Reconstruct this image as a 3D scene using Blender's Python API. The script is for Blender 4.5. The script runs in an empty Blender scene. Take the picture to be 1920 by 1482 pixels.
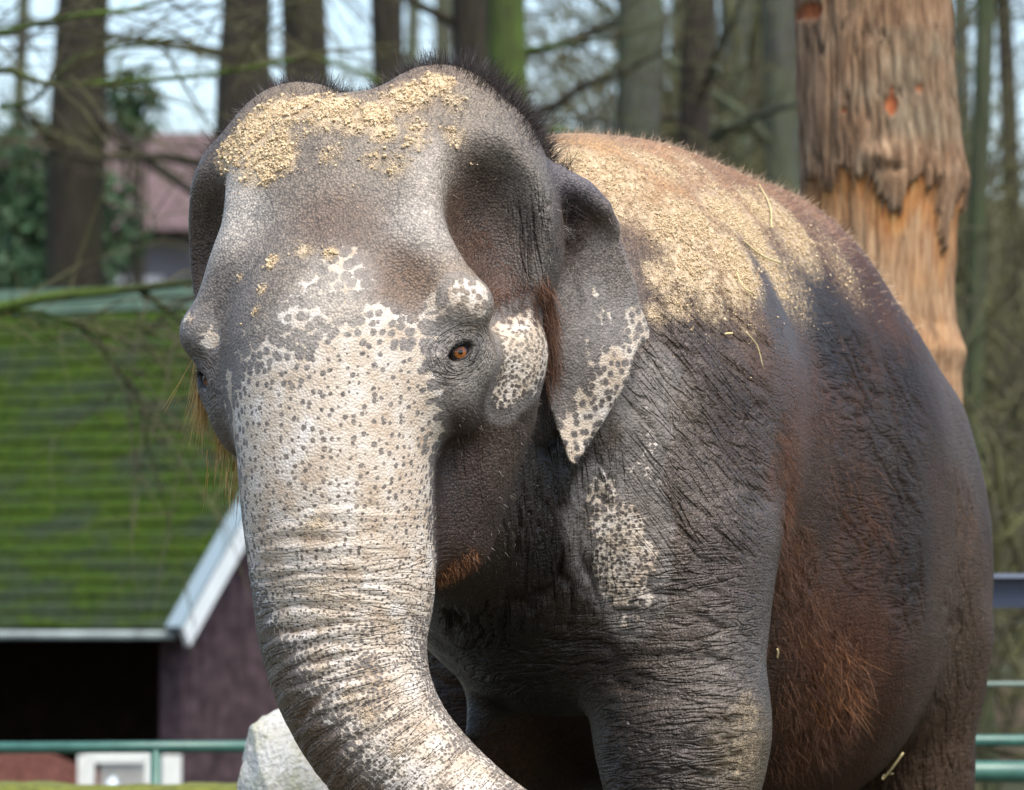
import bpy, math, random, time
import numpy as np
from mathutils import Vector
from mathutils.bvhtree import BVHTree
T0 = time.time()
R = math.radians
sc = bpy.context.scene
COL = sc.collection

# ------------------------------------------------------------------ camera, sky, sun, exposure
FPX = 9240.0                       # focal length in photograph pixels (1920 wide)
CAMZ = 1.15
PITCH = math.atan((1170 - 741) / FPX)
cam = bpy.data.cameras.new('camera')
cam_o = bpy.data.objects.new('camera', cam); COL.objects.link(cam_o)
cam.sensor_width = 36; cam.lens = FPX / 1920 * 36
cam_o.location = (0, 0, CAMZ); cam_o.rotation_euler = (math.pi / 2 + PITCH, 0, 0)
cam.clip_start = 0.1; cam.clip_end = 2000
cam.dof.use_dof = True; cam.dof.focus_distance = 12.15; cam.dof.aperture_fstop = 4.4
sc.camera = cam_o
SUN_EL, SUN_AZ = 60.0, 30.0        # azimuth: degrees from the camera's back towards the right
w = bpy.data.worlds.new('World'); sc.world = w; w.use_nodes = True
nt = w.node_tree; nt.nodes.clear()
sky = nt.nodes.new('ShaderNodeTexSky'); sky.sky_type = 'NISHITA'; sky.sun_disc = False
sdir = Vector((math.sin(R(SUN_AZ)) * math.cos(R(SUN_EL)), -math.cos(R(SUN_AZ)) * math.cos(R(SUN_EL)), math.sin(R(SUN_EL))))
sky.sun_elevation = R(SUN_EL); sky.sun_rotation = math.atan2(sdir.x, sdir.y)
sky.dust_density = 2.5; sky.air_density = 1.0
bg = nt.nodes.new('ShaderNodeBackground'); bg.inputs['Strength'].default_value = 0.15
wo = nt.nodes.new('ShaderNodeOutputWorld')
nt.links.new(sky.outputs[0], bg.inputs[0]); nt.links.new(bg.outputs[0], wo.inputs[0])
sl = bpy.data.lights.new('sun', 'SUN'); sl.energy = 2.2; sl.angle = R(35.0); sl.color = (1, .95, .87)
so = bpy.data.objects.new('sun', sl); COL.objects.link(so); so.location = (3, -3, 12)
so.rotation_euler = sdir.to_track_quat('Z', 'Y').to_euler()
sc.cycles.max_bounces = 6; sc.cycles.diffuse_bounces = 2; sc.cycles.glossy_bounces = 2; sc.cycles.transmission_bounces = 3
sc.view_settings.view_transform = 'Standard'; sc.view_settings.look = 'None'
sc.view_settings.exposure = 1.06; sc.view_settings.gamma = 1.0

# ------------------------------------------------------------------ helpers
ca, sa = math.cos(PITCH), math.sin(PITCH)
def at(px, py, Y):
    """photograph pixel -> world point at distance Y (metres in front of the camera)"""
    dx = (px - 960) / FPX; dy = (741 - py) / FPX
    d = np.array([dx, ca - dy * sa, sa + dy * ca]); d = d * (Y / d[1])
    return np.array([d[0], d[1], d[2] + CAMZ])
def raydir(px, py):
    dx = (px - 960) / FPX; dy = (741 - py) / FPX
    return Vector((dx, ca - dy * sa, sa + dy * ca)).normalized()
def to_px(P):
    P = np.atleast_2d(P); x = P[:, 0]; y = P[:, 1]; z = P[:, 2] - CAMZ
    f = y * ca + z * sa; v = -y * sa + z * ca
    return np.stack([960 + FPX * x / f, 741 - FPX * v / f], 1)
def tag(o, label=None, cat=None, group=None, kind=None):
    if label: o['label'] = label
    if cat: o['category'] = cat
    if group: o['group'] = group
    if kind: o['kind'] = kind
    return o
def empty(name, loc, label, cat, group=None):
    o = bpy.data.objects.new(name, None); COL.objects.link(o); o.location = loc
    o.empty_display_size = .2
    return tag(o, label, cat, group)
def put(o, parent):
    if parent is not None:
        o.parent = parent
        o.matrix_parent_inverse.identity()
        o.location = Vector(o.location) - Vector(parent.matrix_basis.translation) if parent.parent is None else o.location
    return o
def mesh_np(name, V, F, mat=None, parent=None, smooth=True, attrs=None, uv=None):
    """V (n,3) world coordinates, F (m,k) index array with k = 3 or 4 (or list of arrays)"""
    V = np.asarray(V, np.float32)
    Fs = F if isinstance(F, list) else [F]
    me = bpy.data.meshes.new(name)
    org = np.zeros(3, np.float32)
    pp = parent
    while pp is not None:
        org += np.array(pp.location, np.float32); pp = pp.parent
    me.vertices.add(len(V)); me.vertices.foreach_set('co', (V - org).astype(np.float32).ravel())
    idx = np.concatenate([np.asarray(f).ravel() for f in Fs]).astype(np.int32)
    tot = np.concatenate([np.full(len(f), np.asarray(f).shape[1]) for f in Fs]).astype(np.int32)
    st = np.concatenate([[0], np.cumsum(tot)[:-1]]).astype(np.int32)
    me.loops.add(len(idx)); me.loops.foreach_set('vertex_index', idx)
    me.polygons.add(len(tot)); me.polygons.foreach_set('loop_start', st)
    me.polygons.foreach_set('use_smooth', np.full(len(tot), smooth))
    for k, a in (attrs or {}).items():
        a = np.asarray(a, np.float32)
        if a.ndim == 1:
            at_ = me.attributes.new(k, 'FLOAT', 'POINT'); at_.data.foreach_set('value', a)
        else:
            at_ = me.attributes.new(k, 'FLOAT_VECTOR', 'POINT'); at_.data.foreach_set('vector', a.ravel())
    me.update(calc_edges=True)
    o = bpy.data.objects.new(name, me); COL.objects.link(o)
    if mat: me.materials.append(mat)
    if parent is not None: o.parent = parent
    return o
class MB:
    """collects quads and triangles of one mesh object"""
    def __init__(s): s.V = []; s.F = []; s.n = 0
    def add(s, V, F):
        s.V.append(np.asarray(V, float)); s.F += [tuple(i + s.n for i in f) for f in F]; s.n += len(V); return s
    def box(s, c, d, rot=None, bev=0.0):
        c = np.asarray(c, float); d = np.asarray(d, float) / 2
        v = np.array([[x, y, z] for x in (-1, 1) for y in (-1, 1) for z in (-1, 1)], float) * d
        if rot is not None: v = v @ np.asarray(rot).T
        return s.add(v + c, [(0, 1, 3, 2), (4, 6, 7, 5), (0, 4, 5, 1), (2, 3, 7, 6), (0, 2, 6, 4), (1, 5, 7, 3)])
    def tube(s, pts, rad, n=8, cap=True):
        pts = np.asarray(pts, float); m = len(pts); rad = np.broadcast_to(np.asarray(rad, float), (m,))
        V = []; 
        tg = np.gradient(pts, axis=0); tg /= np.linalg.norm(tg, axis=1)[:, None] + 1e-9
        ref = np.array([0, 0, 1.]) if abs(tg[0, 2]) < .9 else np.array([0, 1., 0])
        for i in range(m):
            u = np.cross(tg[i], ref); u /= np.linalg.norm(u) + 1e-9; v = np.cross(tg[i], u); ref_ = u
            a = np.arange(n) * 2 * np.pi / n
            V.append(pts[i] + rad[i] * (np.cos(a)[:, None] * u + np.sin(a)[:, None] * v))
        F = []
        for i in range(m - 1):
            for j in range(n):
                F.append((i * n + j, i * n + (j + 1) % n, (i + 1) * n + (j + 1) % n, (i + 1) * n + j))
        if cap:
            F.append(tuple(range(n - 1, -1, -1))); F.append(tuple((m - 1) * n + j for j in range(n)))
        return s.add(np.concatenate(V), F)
    def build(s, name, mat, parent=None, smooth=False):
        V = np.concatenate(s.V)
        org = np.zeros(3); pp = parent
        while pp is not None:
            org += np.array(pp.location); pp = pp.parent
        me = bpy.data.meshes.new(name); me.from_pydata((V - org).tolist(), [], s.F); me.update()
        if smooth: me.polygons.foreach_set('use_smooth', np.ones(len(me.polygons), bool))
        if mat: me.materials.append(mat)
        o = bpy.data.objects.new(name, me); COL.objects.link(o)
        if parent is not None: o.parent = parent
        return o
# ---- vectorised noise
def _h(ix, iy, iz, s):
    n = (ix.astype(np.int64) * 374761393 + iy.astype(np.int64) * 668265263 + iz.astype(np.int64) * 2147483647 + s * 974634777) & 0xFFFFFFFF
    n = ((n ^ (n >> 13)) * 1274126177) & 0xFFFFFFFF
    n = ((n ^ (n >> 16)) * 2246822519) & 0xFFFFFFFF
    return (((n ^ (n >> 15)) & 0xFFFF) / 32767.5 - 1).astype(np.float32)
def noise(P, scale=1.0, seed=0):
    P = np.asarray(P, np.float32) * np.float32(scale)
    i = np.floor(P).astype(np.int32); f = P - i; u = f * f * (3 - 2 * f)
    x, y, z = i[:, 0], i[:, 1], i[:, 2]; a, b, c = u[:, 0], u[:, 1], u[:, 2]
    L = lambda p, q, t: p + (q - p) * t
    return L(L(L(_h(x, y, z, seed), _h(x + 1, y, z, seed), a), L(_h(x, y + 1, z, seed), _h(x + 1, y + 1, z, seed), a), b),
             L(L(_h(x, y, z + 1, seed), _h(x + 1, y, z + 1, seed), a), L(_h(x, y + 1, z + 1, seed), _h(x + 1, y + 1, z + 1, seed), a), b), c)
def fbm(P, scale=1.0, oct=4, seed=0):
    r = 0; a = .5
    for o in range(oct): r = r + a * noise(P, scale * 2 ** o, seed + o * 17); a *= .5
    return r
def sstep(a, b, x):
    t = np.clip((x - a) / (b - a), 0, 1); return t * t * (3 - 2 * t)

# ------------------------------------------------------------------ signed distance shapes
def norm(v): return v / np.linalg.norm(v)
def sd_ell(p, c, ax, r):
    """p holds x, y, z as rows"""
    f = np.float32; x, y, z = p[0] - f(c[0]), p[1] - f(c[1]), p[2] - f(c[2])
    s0 = 0; s1 = 0
    for k in range(3):
        q = (x * f(ax[k][0] / r[k]) + y * f(ax[k][1] / r[k]) + z * f(ax[k][2] / r[k])); q *= q
        s0 = s0 + q; s1 = s1 + q * f(1 / r[k] ** 2)
    k0 = np.sqrt(s0)
    return k0 * (k0 - 1) / np.sqrt(s1 + f(1e-12))
def sd_cone(p, a, b, ra, rb):
    f = np.float32; x, y, z = p[0] - f(a[0]), p[1] - f(a[1]), p[2] - f(a[2])
    e = b - a; l = float(e @ e)
    h = x * f(e[0] / l); h += y * f(e[1] / l); h += z * f(e[2] / l); np.clip(h, 0, 1, out=h)
    x -= h * f(e[0]); y -= h * f(e[1]); z -= h * f(e[2])
    x *= x; y *= y; z *= z; x += y; x += z; np.sqrt(x, out=x)
    x -= f(ra); x -= h * f(rb - ra)
    return x
def smin(a, b, k):
    h = np.maximum(k - np.abs(a - b), 0) / k; return np.minimum(a, b) - h * h * k * .25
def smax(a, b, k): return -smin(-a, -b, k)
def sd_poly(x, z, poly):
    """2-D polygon distance"""
    poly = np.asarray(poly, np.float32); n = len(poly)
    d = np.full(len(x), 1e9, np.float32); s = np.ones(len(x), np.float32)
    for i in range(n):
        a = poly[i]; b = poly[i - 1]; e = b - a
        wx = x - a[0]; wz = z - a[1]
        t = np.clip((wx * e[0] + wz * e[1]) / (e @ e), 0, 1)
        d = np.minimum(d, (wx - e[0] * t) ** 2 + (wz - e[1] * t) ** 2)
        c1 = z >= a[1]; c2 = z < b[1]; c3 = e[0] * wz > e[1] * wx
        fl = (c1 & c2 & c3) | (~c1 & ~c2 & ~c3)
        s = np.where(fl, -s, s)
    return s * np.sqrt(d)
def smooth_closed(P, it=2):
    P = np.asarray(P, float)
    for _ in range(it):
        Q = np.roll(P, -1, 0); P = np.stack([.75 * P + .25 * Q, .25 * P + .75 * Q], 1).reshape(-1, P.shape[1])
    return P
def spline(P, n):
    """Catmull-Rom through rows of P (any columns)"""
    P = np.asarray(P, float); P = np.vstack([2 * P[0] - P[1], P, 2 * P[-1] - P[-2]])
    out = []
    for i in range(1, len(P) - 2):
        for t in np.linspace(0, 1, n, endpoint=False):
            a, b, c, d = P[i - 1:i + 3]
            out.append(.5 * (2 * b + (c - a) * t + (2 * a - 5 * b + 4 * c - d) * t * t + (3 * b - a - 3 * c + d) * t ** 3))
    out.append(P[-2]); return np.array(out)
def surface_nets(sdf, lo, hi, h, nb=8):
    lo = np.asarray(lo, float); hi = np.asarray(hi, float); S = h * nb
    cnt = np.ceil((hi - lo) / S).astype(int)
    g = np.stack(np.meshgrid(*[np.arange(c) for c in cnt], indexing='ij'), -1).reshape(-1, 3)
    def ev(P):
        P = P.astype(np.float32); out = np.empty(len(P), np.float32)
        for i in range(0, len(P), 14580): out[i:i + 14580] = sdf(np.ascontiguousarray(P[i:i + 14580].T))
        return out
    g = g[np.lexsort((g[:, 2], g[:, 1], g[:, 0], g[:, 2] // 5, g[:, 1] // 5, g[:, 0] // 5))]
    d = ev(lo + (g + .5) * S)
    g = g[np.abs(d) < S * .87 * 1.25]
    o = np.stack(np.meshgrid(*[np.arange(nb + 1)] * 3, indexing='ij'), -1).reshape(-1, 3)
    dims = cnt * nb + 2
    CID = []; CV = []; EDG = []
    corner = [(i, j, k) for i in (0, 1) for j in (0, 1) for k in (0, 1)]
    edges = [(a, b) for a in range(8) for b in range(a + 1, 8) if sum(x != y for x, y in zip(corner[a], corner[b])) == 1]
    for s in range(0, len(g), 384):
        gb = g[s:s + 384]; I = (gb[:, None, :] * nb + o[None]).astype(np.int64)
        v = ev((lo + I.reshape(-1, 3) * h)).reshape(-1, nb + 1, nb + 1, nb + 1)
        I = I.reshape(-1, nb + 1, nb + 1, nb + 1, 3)
        neg = v < 0
        cs = np.stack([neg[:, c[0]:nb + c[0], c[1]:nb + c[1], c[2]:nb + c[2]] for c in corner], -1)
        act = cs.any(-1) & ~cs.all(-1)
        vv = np.stack([v[:, c[0]:nb + c[0], c[1]:nb + c[1], c[2]:nb + c[2]][act] for c in corner], -1)
        base = I[:, :nb, :nb, :nb][act]
        acc = np.zeros((len(vv), 3)); num = np.zeros(len(vv))
        for a, b in edges:
            cr = (vv[:, a] < 0) != (vv[:, b] < 0)
            t = vv[:, a] / (vv[:, a] - vv[:, b] + 1e-12)
            pa = np.array(corner[a]); pb = np.array(corner[b])
            acc += np.where(cr[:, None], pa + t[:, None] * (pb - pa), 0); num += cr
        CV.append(lo + (base + acc / num[:, None]) * h)
        CID.append((base[:, 0] * dims[1] + base[:, 1]) * dims[2] + base[:, 2])
        for ax in range(3):
            sl0 = [slice(0, nb)] * 3; sl1 = [slice(0, nb)] * 3; sl1[ax] = slice(1, nb + 1)
            A = neg[(slice(None),) + tuple(sl0)]; B = neg[(slice(None),) + tuple(sl1)]
            m = A != B; b = I[:, :nb, :nb, :nb][m]
            EDG.append((ax, b, A[m]))
    cid = np.concatenate(CID); cv = np.concatenate(CV); od = np.argsort(cid); cid = cid[od]; cv = cv[od]
    Q = []
    for ax, b, fl in EDG:
        u, v_ = [(1, 2), (2, 0), (0, 1)][ax]
        q = []
        for du, dv in ((0, 0), (-1, 0), (-1, -1), (0, -1)):
            c = b.copy(); c[:, u] += du; c[:, v_] += dv
            q.append((c[:, 0] * dims[1] + c[:, 1]) * dims[2] + c[:, 2])
        q = np.stack(q, 1); ix = np.minimum(np.searchsorted(cid, q), len(cid) - 1)
        ok = (cid[ix] == q).all(1)
        ix = ix[ok]; f = fl[ok]
        ix[~f] = ix[~f][:, ::-1]
        Q.append(ix)
    return cv, np.concatenate(Q)
def vnormals(V, F):
    n = np.cross(V[F[:, 2]] - V[F[:, 0]], V[F[:, 3]] - V[F[:, 1]])
    N = np.zeros_like(V)
    for k in range(4):
        for c in range(3): N[:, c] += np.bincount(F[:, k], n[:, c], len(V))
    return N / (np.linalg.norm(N, axis=1)[:, None] + 1e-12)
def relax(V, F, it=2, lam=.5):
    for _ in range(it):
        A = np.zeros_like(V); c = np.bincount(F.ravel(), minlength=len(V)) * 2.0
        for k in range(4):
            for q in (F[:, (k + 1) % 4], F[:, (k - 1) % 4]):
                for x in range(3): A[:, x] += np.bincount(F[:, k], V[q, x], len(V))
        V = V + lam * (A / c[:, None] - V)
    return V
#@@ELEPHANT
VOX = .0078
# ------------------------------------------------------------------ the elephant's body (one surface)
# head frame: lateral (elephant's left), forward, up; yaw 20 degrees to the picture's left, rolled a little
YAW, ROLL = R(20), R(4.6)
HO = at(630, 668, 12.0)
hf = np.array([-math.sin(YAW), -math.cos(YAW), 0]); hl0 = np.array([math.cos(YAW), -math.sin(YAW), 0]); hu0 = np.array([0, 0, 1.])
hl = hl0 * math.cos(ROLL) + hu0 * math.sin(ROLL); hu = hu0 * math.cos(ROLL) - hl0 * math.sin(ROLL)
HA = np.stack([hl, hf, hu])
def H(a, b, c): return HO + a * hl + b * hf + c * hu
# body frame: lateral (left), back, height
BY = R(25); BO = np.array([.07, 13.0, 0.])
bl = np.array([math.cos(BY), -math.sin(BY), 0]); bb = np.array([math.sin(BY), math.cos(BY), 0]); BA = np.stack([bl, bb, hu0])
def B(a, s, z): return BO + a * bl + s * bb + np.array([0, 0, z])

TR = np.array([(0, -.10, .25, .20), (0, .015, .05, .225), (0, .045, -.12, .235), (0, .06, -.30, .236), (0, .065, -.45, .228)])
trunk_pts = [np.append(H(*t[:3]), t[3]) for t in TR]
for px, py, Y, r in [(644, 1100, 11.93, .222), (643, 1190, 11.92, .204), (664, 1290, 11.90, .186), (712, 1385, 11.88, .172), (790, 1470, 11.86, .158),
                     (890, 1548, 11.83, .143), (1000, 1610, 11.8, .125), (1090, 1690, 11.8, .108), (1130, 1790, 11.8, .09), (1110, 1880, 11.78, .075)]:
    trunk_pts.append(np.append(at(px, py, Y), r))
TRUNK = spline(np.array(trunk_pts), 4)
I3 = np.eye(3)
EYE = {s: H(s * .316, .008, -.024) for s in (1, -1)}
sd_ell0, sd_cone0 = sd_ell, sd_cone
def rot_ax(ax, deg_yaw=0, deg_pitch=0, deg_roll=0):
    """rows of a frame turned inside itself"""
    y, p, r = R(deg_yaw), R(deg_pitch), R(deg_roll)
    Rz = np.array([[math.cos(y), math.sin(y), 0], [-math.sin(y), math.cos(y), 0], [0, 0, 1]])
    Rx = np.array([[1, 0, 0], [0, math.cos(p), math.sin(p)], [0, -math.sin(p), math.cos(p)]])
    Ry = np.array([[math.cos(r), 0, -math.sin(r)], [0, 1, 0], [math.sin(r), 0, math.cos(r)]])
    return Rz @ Rx @ Ry @ ax
# ear: outline taken in the picture plane at the ear's own distance
EAR_Y = 12.30
def ear_plane(px, py): p = at(px, py, EAR_Y); return p[0], p[2]
EAR = [(1030, 350), (1080, 365), (1140, 395), (1165, 440), (1190, 500), (1203, 560), (1236, 630), (1197, 654), (1190, 705), (1152, 768), (1112, 832), (1085, 880), (1068, 884),
       (1050, 838), (1030, 790), (1012, 720), (1005, 640), (1005, 540), (1010, 430)]
EARP = smooth_closed([ear_plane(*p) for p in EAR], 1)
EAR_C = np.array(ear_plane(1040, 560))
def ear_depth(x, z):
    dx = x - EAR_C[0]; dz = z - EAR_C[1]
    return EAR_Y - .03 + .42 * dx + .9 * dx * dx - .05 * dz + .012 * np.sin(dz * 17 + dx * 9) + .05 * sstep(.12, .35, -dz) * 0
EG = {}
for s_, gz_ in ((1, (.60, .79, -.05)), (-1, (.66, .75, -.08))):
    g_ = norm(gz_[0] * s_ * hl + gz_[1] * hf + gz_[2] * hu); e1 = norm(np.cross(hu, g_)); e1 = e1 if e1 @ -hf > 0 else -e1; e2 = norm(hu - g_ * (hu @ g_))
    EG[s_] = np.stack([math.cos(R(24)) * e1 + math.sin(R(24)) * e2, -math.sin(R(24)) * e1 + math.cos(R(24)) * e2, g_])
def sdf(p):
    S = np.float32
    pc = (p.max(1) + p.min(1)) / 2; pr = float(np.linalg.norm(p.max(1) - pc)) + .31
    n = p.shape[1]; FAR = np.full(n, .6, S)
    def sd_ell(p, c, ax, r):
        if np.linalg.norm(c - pc) > pr + max(r): return FAR
        return sd_ell0(p, c, ax, r)
    def sd_cone(p, a, b, ra, rb):
        m = (a + b) / 2
        if np.linalg.norm(m - pc) > pr + max(ra, rb) + np.linalg.norm(a - b) / 2: return FAR
        return sd_cone0(p, a, b, ra, rb)
    def E(d, c, r, k, ax=HA): return smin(d, sd_ell(p, c, ax, r), k)
    # ---------------- trunk body legs
    d = sd_ell(p, B(0, .10, 1.62), rot_ax(BA, 0, 0), (.50, .56, .70))                       # chest
    d = E(d, B(0, .55, 1.72), (.50, .75, .70), .25, BA)                                     # withers
    d = E(d, B(0, 1.15, 1.52), (.60, .95, .78), .25, BA)                                    # barrel
    d = E(d, B(.02, 1.25, 1.07), (.55, .82, .50), .25, BA)                                  # belly
    d = E(d, B(0, 1.75, 1.55), (.49, .58, .70), .25, BA)                                    # rump
    d = smin(d, sd_cone(p, B(0, .15, 2.02), B(0, 1.3, 2.06), .36, .34), .3)                 # spine
    for sgn, s0, sk in ((1, -.02, 0), (-1, .62, .0)):                                       # forelegs
        a = sgn * .40
        d = E(d, B(sgn * .36, s0 * .6 + .12, 1.55), (.21, .33, .52), .20, BA)               # shoulder blade
        d = smin(d, sd_cone(p, B(a * .98, s0 + .02, 1.35), B(a * 1.05, s0, .88), .245, .215), .16)
        d = smin(d, sd_cone(p, B(a * 1.05, s0, .88), B(a * 1.02, s0 + .02, .30), .215, .165), .08)
        d = smin(d, sd_cone(p, B(a * 1.02, s0 + .02, .30), B(a * 1.02, s0 + .01, .10), .165, .19), .06)
    for sgn, s0 in ((1, 2.0), (-1, 1.75)):                                                  # hind legs
        a = sgn * .31
        d = E(d, B(sgn * .36, s0 - .10, 1.30), (.20, .36, .58), .08, BA)
        d = smin(d, sd_cone(p, B(a * 1.10, s0 - .08, 1.1), B(a * 1.05, s0 - .06, .70), .22, .165), .07)
        d = smin(d, sd_cone(p, B(a * 1.05, s0 - .06, .70), B(a, s0 + .06, .28), .165, .145), .08)
        d = smin(d, sd_cone(p, B(a, s0 + .06, .28), B(a, s0 + .02, .09), .145, .175), .06)
    d = smin(d, sd_cone(p, B(0, 2.22, 1.95), B(.02, 2.42, 1.5), .09, .05), .1)              # tail
    d = smin(d, sd_cone(p, B(.02, 2.42, 1.5), B(.04, 2.45, .75), .05, .022), .04)
    d = smin(d, sd_cone(p, B(.20, .10, 1.02), B(.24, .02, .86), .10, .025), .06)            # teats between the forelegs
    d = smin(d, sd_cone(p, B(-.16, .12, 1.02), B(-.2, .03, .86), .10, .025), .06)
    # ---------------- neck
    d = smin(d, sd_cone(p, H(.0, -.55, .10), B(0, .15, 1.72), .40, .55), .22)
    d = smin(d, sd_cone(p, H(.02, -.42, -.28), B(.05, .1, 1.35), .26, .36), .16)
    # ---------------- head
    e = sd_ell(p, H(0, -.32, .28), HA, (.455, .34, .325))
    for s in (1, -1):
        e = smin(e, sd_ell(p, H(s * .187, -.33, .475), HA, (.215, .24, .255)), .06)           # domes
        e = smin(e, sd_ell(p, H(s * .375, -.29, .31), HA, (.105, .17, .27)), .09)            # side of the skull behind the hollow
    e = smin(e, sd_ell(p, H(0, -.155, .24), HA, (.30, .215, .42)), .10)                       # forehead
    e = smin(e, sd_ell(p, H(0, -.04, -.02), HA, (.30, .24, .28)), .12)                      # face
    for s in (1, -1):
        e = smin(e, sd_cone(p, H(s * .215, -.10, .45), H(s * .228, -.01, .25), .060, .065), .08)    # ridge beside the hollow
        e = smin(e, sd_cone(p, H(s * .228, -.01, .25), H(s * .318, -.005, .10), .065, .075), .07)
        e = smin(e, sd_ell(p, H(s * .33, -.015, .085), HA, (.070, .080, .060)), .05)         # brow
        e = smin(e, sd_ell(p, H(s * .366, -.255, -.015), rot_ax(HA, 0, 14, 0), (.085, .100, .125)), .035)   # cheek bone
        e = smin(e, sd_cone(p, H(s * .33, -.06, -.04), H(s * .335, -.22, .0), .055, .06), .05)
        e = smin(e, sd_ell(p, H(s * .285, -.05, -.06), HA, (.07, .13, .16)), .06)           # skin below the eye
        e = smin(e, sd_cone(p, H(s * .240, -.27, -.14), H(s * .165, -.22, -.44), .165, .125), .06)           # jowl
        # hollows
        e = smax(e, -sd_ell(p, H(s * .408, -.120, .325), rot_ax(HA, s * -10, -20, s * 0), (.130, .135, .205)), .05)
        e = smax(e, -sd_ell(p, H(s * .405, -.155, .135), HA, (.065, .07, .11)), .045)
        # eye socket
        pass
    e = smin(e, sd_ell(p, H(0, -.16, -.42), HA, (.17, .20, .15)), .10)                      # lower jaw
    e = smin(e, sd_cone(p, H(0, -.02, -.52), H(.01, .0, -.60), .11, .06), .06)              # lip
    # trunk
    t = np.full(n, .6, S)
    for i in range(len(TRUNK) - 1):
        a, b = TRUNK[i], TRUNK[i + 1]
        q = p
        t = np.minimum(t, sd_cone(q, a[:3], b[:3], a[3], b[3]))
    e = smin(e, t, .09)
    for s in (1, -1):                                                                       # lid dome, then the almond opening
        e = smin(e, sd_ell(p, EYE[s], HA, (.0435, .0435, .0435)), .03)
        e = smax(e, -sd_ell(p, EYE[s] + EG[s][2] * .040, EG[s], (.037, .0175, .034)), .010)
    d = smin(d, e, .06)
    # ---------------- ears
    dep = ear_depth(p[0], p[2])
    near = np.abs(p[1] - dep) < .25
    ear = np.full(n, .2, S)
    if near.any() and np.linalg.norm(at(1110, 600, EAR_Y) - pc) < pr + .3:
        q = p[:, near]; pd = sd_poly(q[0], q[2], EARP); dd = (np.abs(q[1] - dep[near])) * .88 - .011
        pd = pd + .011
        ear[near] = np.minimum(np.maximum(pd, dd), 0) + np.sqrt(np.maximum(pd, 0) ** 2 + np.maximum(dd, 0) ** 2) - .004
    d = smin(d, ear, .025)
    fold = [(1005, 328, 12.25, .022), (1048, 332, 12.225, .028), (1092, 356, 12.235, .029), (1130, 392, 12.26, .025), (1153, 426, 12.31, .013)]
    fd = FAR
    for f0, f1 in zip(fold[:-1], fold[1:]): fd = np.minimum(fd, sd_cone(p, at(*f0[:3]), at(*f1[:3]), f0[3], f1[3]))
    d = smin(d, fd, .045)
    # right ear, lying back along the neck (out of sight behind the head)
    c0 = H(-.44, -.40, .16)
    if np.linalg.norm(c0 - pc) < pr + .5:
        q = (HA @ (p - c0[:, None])).astype(S)
        pd = sd_ell0(np.stack([q[0] - .1 - .25 * q[1], q[1] + .16, q[2] + .1]), np.zeros(3), I3, (.016, .20, .28))
        d = smin(d, pd * .9, .03)
    return d
V, F = surface_nets(sdf, (-1.05, 11.45, -.02), (1.75, 15.6, 2.75), VOX)
V = relax(V, F, 3, .5)
print('body', len(V), len(F), 't=%.1f' % (time.time() - T0))
N = vnormals(V, F)
# ---- coordinates along the trunk and round it (also used as the face's own coordinates)
AXIS = np.vstack([np.append(H(0, -.34, .72), .2), np.append(H(0, -.24, .48), .2), TRUNK])
arc = np.concatenate([[0], np.cumsum(np.linalg.norm(np.diff(AXIS[:, :3], axis=0), axis=1))])
def trunk_coords(P):
    best = np.full(len(P), 1e9); T = np.zeros(len(P)); U = np.zeros(len(P)); RR = np.zeros(len(P))
    for i in range(len(AXIS) - 1):
        a = AXIS[i, :3]; e = AXIS[i + 1, :3] - a; L2 = e @ e
        h = np.clip((P - a) @ e / L2, 0, 1); q = P - a - h[:, None] * e; d = np.einsum('ij,ij->i', q, q)
        tg = e / math.sqrt(L2); fr = hf - tg * (hf @ tg); fr /= np.linalg.norm(fr); lt = np.cross(fr, tg)
        if lt @ hl < 0 and abs(lt @ hl) > .2: lt = -lt
        m = d < best
        best[m] = d[m]; T[m] = arc[i] + h[m] * math.sqrt(L2)
        U[m] = np.arctan2(q[m] @ lt, q[m] @ fr); RR[m] = AXIS[i, 3] + (AXIS[i + 1, 3] - AXIS[i, 3]) * h[m]
    return T, U, RR, np.sqrt(best)
hm = (V[:, 1] < 12.45) & (V[:, 2] > .2)
Tt, Uu, Rr, Dd = [np.zeros(len(V)) for _ in range(4)]
Tt[hm], Uu[hm], Rr[hm], Dd[hm] = trunk_coords(V[hm])
tr_m = hm & (Dd < Rr * 1.35)
trunkness = np.where(tr_m, sstep(1.35, 1.1, Dd / (Rr + 1e-6)), 0.0)
# ---- ring folds of the trunk and the larger folds of the body, pushed into the surface
rng = np.random.default_rng(4)
t_of = lambda px, py: trunk_coords(at(px, py, 11.7)[None])[0][0]
tb = t_of(640, 950)
disp = np.zeros(len(V))
pos = tb
while pos < arc[-1]:
    amp = (.0035 + .004 * rng.random()) * min(1, .45 + (pos - tb) * 2.5); wd = rng.uniform(.55, 1.1); off = rng.normal(0, .18)
    s = Tt - pos - .018 * (Uu - off) ** 2 - .006 * np.sin(Uu * 5 + pos * 60)
    disp -= amp * np.exp(-(s / .0075) ** 2) * np.exp(-((Uu - off) / wd) ** 4) * trunkness
    disp += amp * .7 * np.exp(-((s - .017) / .012) ** 2) * np.exp(-((Uu - off) / wd) ** 4) * trunkness
    pos += rng.uniform(.026, .05) * (1.0 if pos < tb + .35 else .75)
stain = sstep(.001, .006, -disp) * np.exp(-(Uu / .75) ** 2) * .75 * sstep(tb - .02, tb + .05, Tt) * sstep(tb + .75, tb + .3, Tt)
bodym = sstep(12.25, 12.5, V[:, 1])
disp += .010 * fbm(V, 5.0, 3, 3) * bodym + .004 * fbm(V, 9.0, 2, 8) * (1 - bodym) * (1 - .7 * trunkness)
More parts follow.
